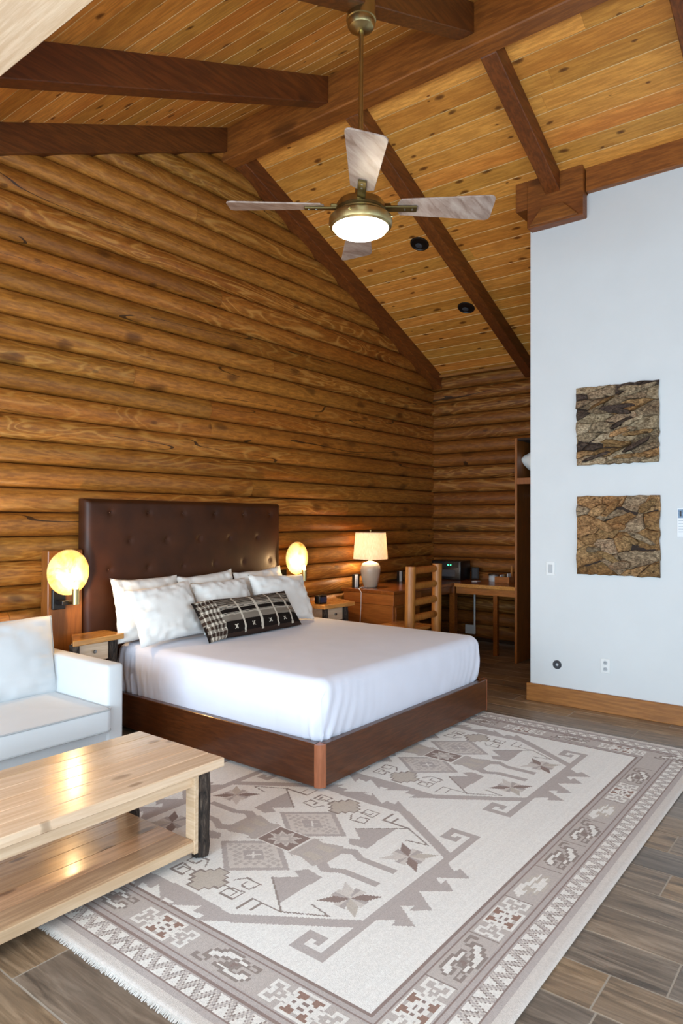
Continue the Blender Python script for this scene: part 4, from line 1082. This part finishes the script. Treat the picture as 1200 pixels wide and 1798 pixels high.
# ------------------------------------------------------------------ things on the pale wall
def clip_half(poly, p, n):
    out = []
    for i in range(len(poly)):
        a, b = poly[i], poly[(i+1) % len(poly)]; da = (a[0]-p[0])*n[0]+(a[1]-p[1])*n[1]; db = (b[0]-p[0])*n[0]+(b[1]-p[1])*n[1]
        if da <= 0: out.append(a)
        if (da < 0 < db) or (db < 0 < da): f = da/(da-db); out.append((a[0]+(b[0]-a[0])*f, a[1]+(b[1]-a[1])*f))
    return out
def driftwood(yc, zc, size, n, stretch, tilt, mats, seed, nsliv, label):
    r = random.Random(seed); h = size/2
    t = thing('driftwood_panel', (WX, yc, zc-h), label, 'wall art', 'driftwood panels on the pale wall')
    obj('backing_board', MB().box(WX-.014, WX-.001, yc-h+.01, yc+h-.01, zc-h+.01, zc+h-.01), 'dark_inside', t)
    def piece(P, h0, h1, dome=1.0):
        Q = []
        for k in range(len(P)):
            a, b = P[k], P[(k+1) % len(P)]; L = math.hypot(b[0]-a[0], b[1]-a[1]); m = max(1, int(L/.035))
            for s_ in range(m):
                f = s_/m; x_, y_ = a[0]+(b[0]-a[0])*f, a[1]+(b[1]-a[1])*f
                nz_ = .006 if s_ else .003
                Q.append((max(-h-.012, min(h+.012, x_+r.uniform(-nz_, nz_))), max(-h-.010, min(h+.012, y_+r.uniform(-nz_, nz_)))))
        cx, cy = sum(p[0] for p in Q)/len(Q), sum(p[1] for p in Q)/len(Q)
        tx, ty = r.uniform(-.16, .16), r.uniform(-.35, .35); ht = h1-h0
        mb = MB(); rings = []
        for inset, dz in ((-.02, .1), (.03, .62), (.16, .88), (.5, 1.0)):
            ring = []
            for (a, b) in Q:
                x_, y_ = a+(cx-a)*inset, b+(cy-b)*inset
                hh = h0+ht*dz + ((x_-cx)*tx + (y_-cy)*ty)*min(1, dz*1.2) + r.uniform(-.004, .004)*dz
                ring.append(mb.bm.verts.new((WX-.010-max(.002, hh), yc-x_, zc+y_)))
            rings.append(ring)
        base = [mb.bm.verts.new((WX-.008-max(0, h0-.012), yc-a, zc+b)) for a, b in Q]; rings = [base]+rings; N = len(Q)
        for ra, rb in zip(rings, rings[1:]):
            for k in range(N): mb.bm.faces.new((ra[k], ra[(k+1) % N], rb[(k+1) % N], rb[k]))
        mb.bm.faces.new(rings[-1]); mb.bm.faces.new(rings[0][::-1])
        bmesh.ops.recalc_face_normals(mb.bm, faces=mb.bm.faces[:])
        obj('driftwood_piece', mb, r.choice(mats), t, org=(WX, yc-cx, zc+cy), smooth=25)
    ct, st_ = math.cos(tilt), math.sin(tilt)
    seeds = []; tries = 0
    while len(seeds) < n and tries < 9000:
        tries += 1; p = (r.uniform(-h, h), r.uniform(-h, h)); q = ((p[0]*ct+p[1]*st_)/stretch, -p[0]*st_+p[1]*ct)
        if all((q[0]-o[0])**2+(q[1]-o[1])**2 > (size*size/n/stretch)*.25 for o in seeds): seeds.append(q)
    bq = [((a*ct+b*st_)/stretch, -a*st_+b*ct) for a, b in [(-h, -h), (h, -h), (h, h), (-h, h)]]
    for i, sd in enumerate(seeds):
        poly = bq
        for j, o in enumerate(seeds):
            if i == j or not poly: continue
            poly = clip_half(poly, ((sd[0]+o[0])/2, (sd[1]+o[1])/2), (o[0]-sd[0], o[1]-sd[1]))
        if len(poly) < 3: continue
        piece([((a*stretch)*ct-b*st_, (a*stretch)*st_+b*ct) for a, b in poly], .0, r.uniform(.016, .036))
    for k in range(nsliv):                                    # loose slivers nailed over the first layer
        L, w_ = r.uniform(.14, .30)*(1 if stretch > 2.5 else .85), r.uniform(.022, .045)*(1 if stretch > 2.5 else 1.6)
        a = tilt + r.uniform(-.35, .35)*(1 if stretch > 2.5 else 2.2)
        ex = max(.01, h-L/2*abs(math.cos(a))-.01); ey = max(.01, h-L/2*abs(math.sin(a))-w_/2)
        cx, cy = r.uniform(-ex, ex), -h+w_+(2*h-2*w_)*(k+.5)/nsliv; cy = max(-ey, min(ey, cy+r.uniform(-.03, .03)))
        up = [(-L/2, r.uniform(-.3, .1)*w_), (-L*.36, w_*.42), (-L*.1, w_*r.uniform(.42, .6)), (L*.2, w_*r.uniform(.4, .6)), (L*.42, w_*.3), (L/2, r.uniform(-.2, .2)*w_), (L*.38, -w_*.45), (L*.1, -w_*r.uniform(.4, .6)), (-L*.2, -w_*r.uniform(.4, .6)), (-L*.42, -w_*.4)]
        piece([(cx+p*math.cos(a)-q*math.sin(a), cy+p*math.sin(a)+q*math.cos(a)) for p, q in up], .026, r.uniform(.045, .060))
driftwood(1.605, 2.258, .62, 34, 3.2, .14, ['drift', 'drift', 'drift_pale', 'drift_pale', 'drift_dark', 'drift2'], 5, 15, 'upper square panel of grey-brown driftwood slivers')
driftwood(1.60, 1.387, .62, 24, 1.9, .25, ['drift2', 'drift2', 'drift2', 'drift', 'drift_tan'], 12, 9, 'lower square panel of chunky warm brown driftwood')
def wall_plate(yc, zc, w, h, name, label, cat):
    t = thing(name, (WX, yc, zc-h/2), label, cat)
    obj('plate', MB().box(WX-.007, WX, yc-w/2, yc+w/2, zc-h/2, zc+h/2, .002), 'white_plastic', t); return t
t = wall_plate(2.136, 1.106, .075, .115, 'light_switch', 'white rocker light switch on the pale wall', 'switch')
obj('rocker', MB().box(WX-.011, WX-.006, 2.119, 2.153, 1.073, 1.139, .002), 'grey_plastic', t)
t = wall_plate(1.694, .362, .072, .112, 'wall_outlet', 'white double power outlet low on the pale wall', 'outlet')
for zz in (.387, .337):
    s = obj('socket', MB().lathe([(0, .005), (.016, .005), (.017, .0)], (WX-.006, 1.694, zz), 20, (-1, 0, 0)), 'grey_plastic', t)
    for dy_ in (-.006, .006): obj('slot', MB().box(WX-.0125, WX-.0105, 1.694+dy_-.0012, 1.694+dy_+.0012, zz-.002, zz+.008), 'dark_round', s)
t = thing('cable_grommet', (WX, 2.081, .29), 'round dark grey wall grommet above the baseboard', 'wall fitting')
obj('rim', MB().lathe([(.012, .004), (.016, .010), (.030, .010), (.036, .004), (.036, 0)], (WX, 2.081, .322), 28, (-1, 0, 0)), 'dark_round', t, smooth=40)
obj('centre_pin', MB().lathe([(0, .009), (.006, .008), (.013, .003), (.013, 0)], (WX, 2.081, .322), 16, (-1, 0, 0)), 'grey_plastic', t, smooth=40)
def build_notice():
    y1, y0, z1, z0 = 1.173, .96, 1.60, 1.385
    t = thing('wall_notice', (WX, (y0+y1)/2, z0), 'white printed notice at the right edge of the pale wall', 'notice')
    obj('sheet', MB().box(WX-.006, WX-.001, y0, y1, z0, z1, .001), 'paper', t)
    obj('picture', MB().box(WX-.0072, WX-.0058, y0+.03, y1-.006, z1-.075, z1-.012), 'ink', t)
    obj('picture_mark', MB().box(WX-.0082, WX-.007, y1-.03, y1-.018, z1-.062, z1-.024), 'dark_round', t)
    for k, zz in enumerate((.093, .115, .135, .155, .175)):
        obj('text_line', MB().box(WX-.0072, WX-.0058, y0+.03, y1-.010, z1-zz-.004, z1-zz), 'ink2', t)
build_notice()
